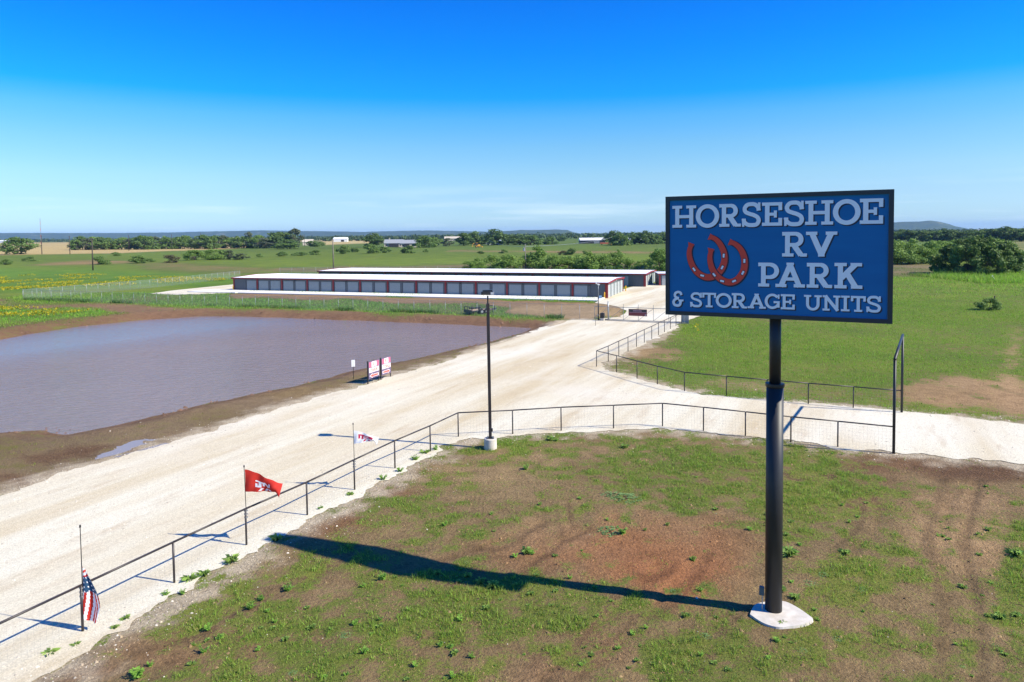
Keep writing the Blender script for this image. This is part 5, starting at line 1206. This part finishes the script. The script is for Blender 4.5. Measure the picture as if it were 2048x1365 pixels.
# ------------------------------------------------------------------ weeds: each a plant of its own
def weed_mesh(seed, kind):
    """one rooted plant: every stem and leaf grows from the shared crown (vertices 0 and 1)"""
    r = np.random.default_rng(seed); V, Fq, cols = [(-.012, 0, 0), (.012, 0, 0)], [], [(.1, .16, .05)] * 2
    def leaf(b0, x, y, z, a2, L, w_, dz, col):
        dx, dy = math.cos(a2), math.sin(a2); b = len(V)
        V.extend([(x + dx * L * .5 - dy * w_, y + dy * L * .5 + dx * w_, z + dz + .04 * L), (x + dx * L, y + dy * L, z + dz), (x + dx * L * .5 + dy * w_, y + dy * L * .5 - dx * w_, z + dz + .04 * L)])
        Fq.append((b0, b, b + 1, b + 2)); cols.extend([col] * 3)
    if kind == 'leafy':
        for s in range(10):
            an = r.uniform(0, 6.28); le = r.uniform(.25, 1.0); hh = r.uniform(.45, 1.0); pa, pb = 0, 1
            for q in range(7):
                f = (q + 1) / 7; x, y, z = math.cos(an) * le * f * .6, math.sin(an) * le * f * .6, hh * math.sin(f * 1.5) * .8
                b = len(V); V.extend([(x, y, z), (x + .012, y + .012, z)]); g = r.uniform(.75, 1.35); cl_ = (.25 * g, .45 * g, .075 * g); cols.extend([cl_] * 2)
                Fq.append((pa, pb, b + 1, b)); pa, pb = b, b + 1
                for sd_ in (-1, 1):
                    L = r.uniform(.18, .34) * (1.15 - .5 * f); leaf(b, x, y, z, an + sd_ * r.uniform(.5, 1.3), L, L * .30, r.uniform(-.05, .12), cl_)
    elif kind == 'tuft':
        for s in range(70):
            an = r.uniform(0, 6.28); le = r.uniform(.2, .9); hh = r.uniform(.3, 1.0); w_ = .022; b = len(V); dx, dy = math.cos(an), math.sin(an); ox, oy = r.normal(size=2) * .12
            V.extend([(ox + dx * le * .45 + dy * w_, oy + dy * le * .45 - dx * w_, hh * .8), (ox + dx * le, oy + dy * le, hh * .72)])
            Fq.append((0, 1, b, b + 1)); g = r.uniform(.7, 1.4); cols.extend([(.27 * g, .40 * g, .09 * g)] * 2)
    else:
        for s in range(60):
            an = r.uniform(0, 6.28); d = math.sqrt(r.random()); x, y = math.cos(an) * d, math.sin(an) * d; z = r.uniform(.02, .35) * (1.1 - d); g = r.uniform(.75, 1.3); cl_ = (.24 * g, .37 * g, .13 * g)
            b = len(V); V.extend([(x, y, z), (x + .02, y + .02, z)]); cols.extend([cl_] * 2); Fq.append((0, 1, b + 1, b))
            for q in range(2): L = r.uniform(.14, .24); leaf(b, x, y, z, r.uniform(0, 6.28), L, L * .42, .02, cl_)
    return np_mesh("weed", np.array(V), np.array(Fq), M['grass'], np.array(cols))
WM = {k_: [weed_mesh(40 + i, k_) for i in range(4)] for k_ in ('leafy', 'tuft', 'mat')}
WEEDS = {}
WL = {'leafy': "bushy broad-leaved weed", 'tuft': "tuft of tall grass", 'mat': "low spreading pale weed"}
def weed(kind, x, y, r_, hf):
    p = G(x, y); p.z = float(ground_z(np.array([p.x]), np.array([p.y]))[0]) - .01
    o = add("weed", random.choice(WM[kind]), None, p, random.uniform(0, 6.28), (r_, r_, r_ * hf))
    sh_y = 1085 + (x - 545) * .150                       # the billboard's shadow line
    if seg_d([tuple(q[:2]) for q in FA], np.array([p.x]), np.array([p.y]))[0] < 1.6: zn = "growing along the black pipe fence"
    elif x > 1560: zn = "right of the billboard's pole"
    elif y < sh_y: zn = "beyond the billboard's shadow"
    else: zn = "on the near side of the billboard's shadow"
    WEEDS.setdefault((kind, zn), []).append((x, o))
NAMED = [('leafy', 1245, 1066, 22), ('mat', 1222, 1062, 26), ('tuft', 1052, 1104, 17), ('leafy', 1064, 1106, 14), ('leafy', 1030, 1112, 14), ('leafy', 765, 1156, 20), ('leafy', 500, 1216, 20), ('leafy', 522, 1198, 16), ('leafy', 575, 1178, 22), ('leafy', 535, 1222, 12), ('leafy', 416, 1258, 18), ('leafy', 408, 1302, 20), ('leafy', 440, 1276, 15), ('leafy', 388, 1288, 10), ('leafy', 728, 1304, 20), ('leafy', 275, 1352, 30), ('leafy', 300, 1330, 14),
         ('leafy', 710, 1250, 14), ('leafy', 742, 1268, 9), ('tuft', 985, 1172, 18), ('tuft', 962, 1164, 16), ('leafy', 1002, 1176, 14), ('tuft', 935, 1152, 14), ('leafy', 1386, 1118, 14), ('mat', 1357, 1188, 10), ('mat', 1255, 996, 28), ('mat', 1225, 990, 22), ('leafy', 890, 1050, 13), ('leafy', 983, 1028, 9), ('leafy', 1080, 1008, 9), ('leafy', 1160, 996, 9), ('leafy', 1052, 938, 14), ('tuft', 1250, 895, 12), ('tuft', 1100, 880, 12), ('leafy', 1112, 882, 10),
         ('leafy', 920, 1238, 16), ('leafy', 880, 1290, 14), ('leafy', 945, 1315, 14), ('leafy', 905, 1352, 16), ('leafy', 830, 1330, 14), ('leafy', 1400, 1180, 12), ('mat', 1410, 1270, 12), ('tuft', 1578, 1110, 26), ('mat', 1620, 1165, 16), ('mat', 1650, 1150, 14), ('leafy', 1600, 1090, 10), ('tuft', 1690, 1105, 16), ('tuft', 2030, 1110, 22), ('tuft', 2000, 1235, 18), ('tuft', 1560, 1180, 18), ('tuft', 1590, 1195, 16),
         ('tuft', 1565, 1248, 12), ('tuft', 1585, 1246, 10), ('tuft', 1610, 1240, 10), ('leafy', 1500, 1060, 12), ('tuft', 100, 1306, 24), ('tuft', 150, 1290, 14), ('leafy', 330, 1190, 16), ('tuft', 380, 1160, 22), ('tuft', 408, 1150, 18), ('leafy', 366, 1188, 14), ('tuft', 464, 1124, 24), ('tuft', 250, 1238, 14), ('tuft', 230, 1256, 12), ('tuft', 555, 1080, 20), ('leafy', 640, 1018, 12), ('leafy', 766, 960, 16), ('leafy', 800, 944, 14), ('leafy', 830, 920, 16), ('tuft', 850, 906, 14), ('leafy', 872, 900, 14), ('tuft', 700, 990, 12), ('leafy', 1290, 1060, 8), ('leafy', 1335, 1050, 9), ('leafy', 1215, 1040, 8)]
for kd, x, y, rp in NAMED:
    sc_ = depth_at(x, y) / F; weed(kd, x, y, rp * sc_, {'leafy': .85, 'tuft': .8, 'mat': .6}[kd])
rw = random.Random(3); cnt = 0
while cnt < 150:
    x = rw.uniform(150, 2040); y = rw.uniform(880, 1360); p = G(x, y)
    so, ve, co, sr, sp = ground_look(np.array([p.x]), np.array([p.y]))
    if sr[0] < .5 or p.y > 36 or x < 1500 - (y - 860) * 2.6 or rw.random() > co[0] * 1.3 or (p - BASE).length < 1.1: continue
    kd = rw.choice(['leafy', 'leafy', 'tuft', 'tuft', 'mat']); weed(kd, x, y, rw.uniform(.07, .19), rw.uniform(.6, .95)); cnt += 1
for (kd, zn), lst in WEEDS.items():
    for i, (x, o) in enumerate(sorted(lst, key=lambda q: q[0])): tag(o, f"{ordinal(i)} {WL[kd]} from the left, {zn}", "weed", f"{WL[kd]}s {zn}")
# weeds along the foot of the chain-link fence
parts = []
r = np.random.default_rng(77)
tq = r.random(2600); pl = [CA, G(290, 609), G(620, 620), G(860, 628), CB]; seg = np.minimum((tq * 4).astype(int), 3); fr_ = tq * 4 - seg
X = np.array([pl[s].x + (pl[s + 1].x - pl[s].x) * f for s, f in zip(seg, fr_)]) + r.normal(size=2600) * .35; Y = np.array([pl[s].y + (pl[s + 1].y - pl[s].y) * f for s, f in zip(seg, fr_)]) + r.normal(size=2600) * .4
k_ = fbm(X / 5, Y / 5, 19) > .46; X, Y = X[k_], Y[k_]
V, Fc, c = blades(X, Y, ground_z(X, Y), np.full(len(X), .55), .05, 7, 78, np.tile(np.array((.06, .10, .035)), (len(X), 1)), .14)
o = add("fence_weeds", np_mesh("fence_weeds", V, Fc, M['grass'], c)); o["kind"] = "stuff"

# ------------------------------------------------------------------ loose stones
r = np.random.default_rng(99); n0 = 170000
X = r.uniform(-24, 32, n0); Y = r.uniform(11, 60, n0); sr = sdf(ROAD, X, Y); sp = sdf(POND, X, Y)
pr = np.where(sr < 0, .20, np.exp(-np.abs(sr) / .55) * .9 + .004) + np.where((sr < 0) & (sr > -1.4), .35, 0)
k_ = (r.random(n0) < pr) & (sp > 1.5); X, Y, sr = X[k_], Y[k_], sr[k_]; n = len(X)
Z = np.where(sr < .05, .012, ground_z(X, Y)); s = r.uniform(.008, .026, n) * (1 + (r.random(n) < .06) * 1.3)
base = np.array([(1, 0, 0), (0, 1, 0), (-1, 0, 0), (0, -1, 0), (0, 0, .8)]); tri = np.array([(0, 1, 4), (1, 2, 4), (2, 3, 4), (3, 0, 4)])
an = r.uniform(0, 6.28, n); ca, sa = np.cos(an), np.sin(an); st = r.uniform(.6, 1.4, n)
B_ = np.repeat(base[None], n, 0) * s[:, None, None]; bx = B_[..., 0] * st[:, None]; by = B_[..., 1]
V = np.stack([X[:, None] + bx * ca[:, None] - by * sa[:, None], Y[:, None] + bx * sa[:, None] + by * ca[:, None], Z[:, None] + B_[..., 2]], -1).reshape(-1, 3)
Fc = (tri[None] + (np.arange(n) * 5)[:, None, None]).reshape(-1, 3)
c = np.repeat(np.array((.60, .54, .44)) * r.uniform(.6, 1.2, (n, 1)), 5, 0)
def t_stone():
    t = NT('loose_limestone'); t.set(.95, 0, .2); t.base(t.attr('col').outputs['Color']); return t.m
o = add("gravel_stones", np_mesh("gravel_stones", V, Fc, t_stone(), c)); o["kind"] = "stuff"

r = np.random.default_rng(123); n0 = 30000
X = r.uniform(-75, 12, n0); Y = r.uniform(24, 112, n0); sp = sdf(POND, X, Y); k_ = (np.abs(sp - .5) < .9) & (fbm(X / 3, Y / 3, 41) > .5); X, Y = X[k_], Y[k_]; n = len(X)
s = r.uniform(.03, .13, n) * (1 + (r.random(n) < .12)); Z = np.maximum(ground_z(X, Y), WATER_Z - .02); B_ = np.repeat(base[None], n, 0) * s[:, None, None] * r.uniform(.7, 1.3, (n, 5, 1)); an = r.uniform(0, 6.28, n); ca, sa = np.cos(an), np.sin(an)
V = np.stack([X[:, None] + B_[..., 0] * ca[:, None] - B_[..., 1] * sa[:, None], Y[:, None] + B_[..., 0] * sa[:, None] + B_[..., 1] * ca[:, None], Z[:, None] - .01 + B_[..., 2]], -1).reshape(-1, 3)
c = np.repeat(np.array((.17, .10, .065)) * r.uniform(.6, 1.3, (n, 1)), 5, 0)
o = add("earth_clods", np_mesh("earth_clods", V, (tri[None] + (np.arange(n) * 5)[:, None, None]).reshape(-1, 3), bpy.data.materials['loose_limestone'], c)); o["kind"] = "stuff"

r = np.random.default_rng(321); n0 = 60000
X = r.uniform(-17, 30, n0); Y = r.uniform(11.5, 37, n0); U, Vv = PX(X, Y); sr = sdf(ROAD, X, Y); k_ = (U > -100) & (U < 2150) & (Vv < 1420) & (sr > .3) & (fbm(X / .9, Y / .9, 43) > .47) & (np.hypot(X - BASE.x, Y - BASE.y) > 1.2); X, Y = X[k_], Y[k_]; n = len(X)
so, ve, co, sr, sp = ground_look(X, Y); Z = ground_z(X, Y, sr, sp)
s = r.uniform(.008, .030, n) * (1 + 1.2 * (r.random(n) < .05)); B_ = np.repeat(base[None], n, 0) * s[:, None, None] * r.uniform(.6, 1.4, (n, 5, 1)); an = r.uniform(0, 6.28, n); ca, sa = np.cos(an), np.sin(an)
V = np.stack([X[:, None] + B_[..., 0] * ca[:, None] - B_[..., 1] * sa[:, None], Y[:, None] + B_[..., 0] * sa[:, None] + B_[..., 1] * ca[:, None], Z[:, None] - .004 + B_[..., 2] * 1.3], -1).reshape(-1, 3)
o = add("soil_crumbs", np_mesh("soil_crumbs", V, (tri[None] + (np.arange(n) * 5)[:, None, None]).reshape(-1, 3), bpy.data.materials['loose_limestone'], np.repeat(so * r.uniform(.55, 1.35, (n, 1)), 5, 0))); o["kind"] = "stuff"

# ------------------------------------------------------------------ the hazy air
t = bpy.data.materials.new("hazy_air"); t.use_nodes = True; n_ = t.node_tree; n_.nodes.clear()
out = n_.nodes.new("ShaderNodeOutputMaterial"); pv = n_.nodes.new("ShaderNodeVolumePrincipled")
pv.inputs['Color'].default_value = (.33, .58, 1.0, 1); pv.inputs['Density'].default_value = 5.0e-5; pv.inputs['Anisotropy'].default_value = 0.0
n_.links.new(pv.outputs[0], out.inputs['Volume'])
o = MB().box((0, 7600, 66), (20400, 16800, 138)).build("haze", t); o["kind"] = "stuff"
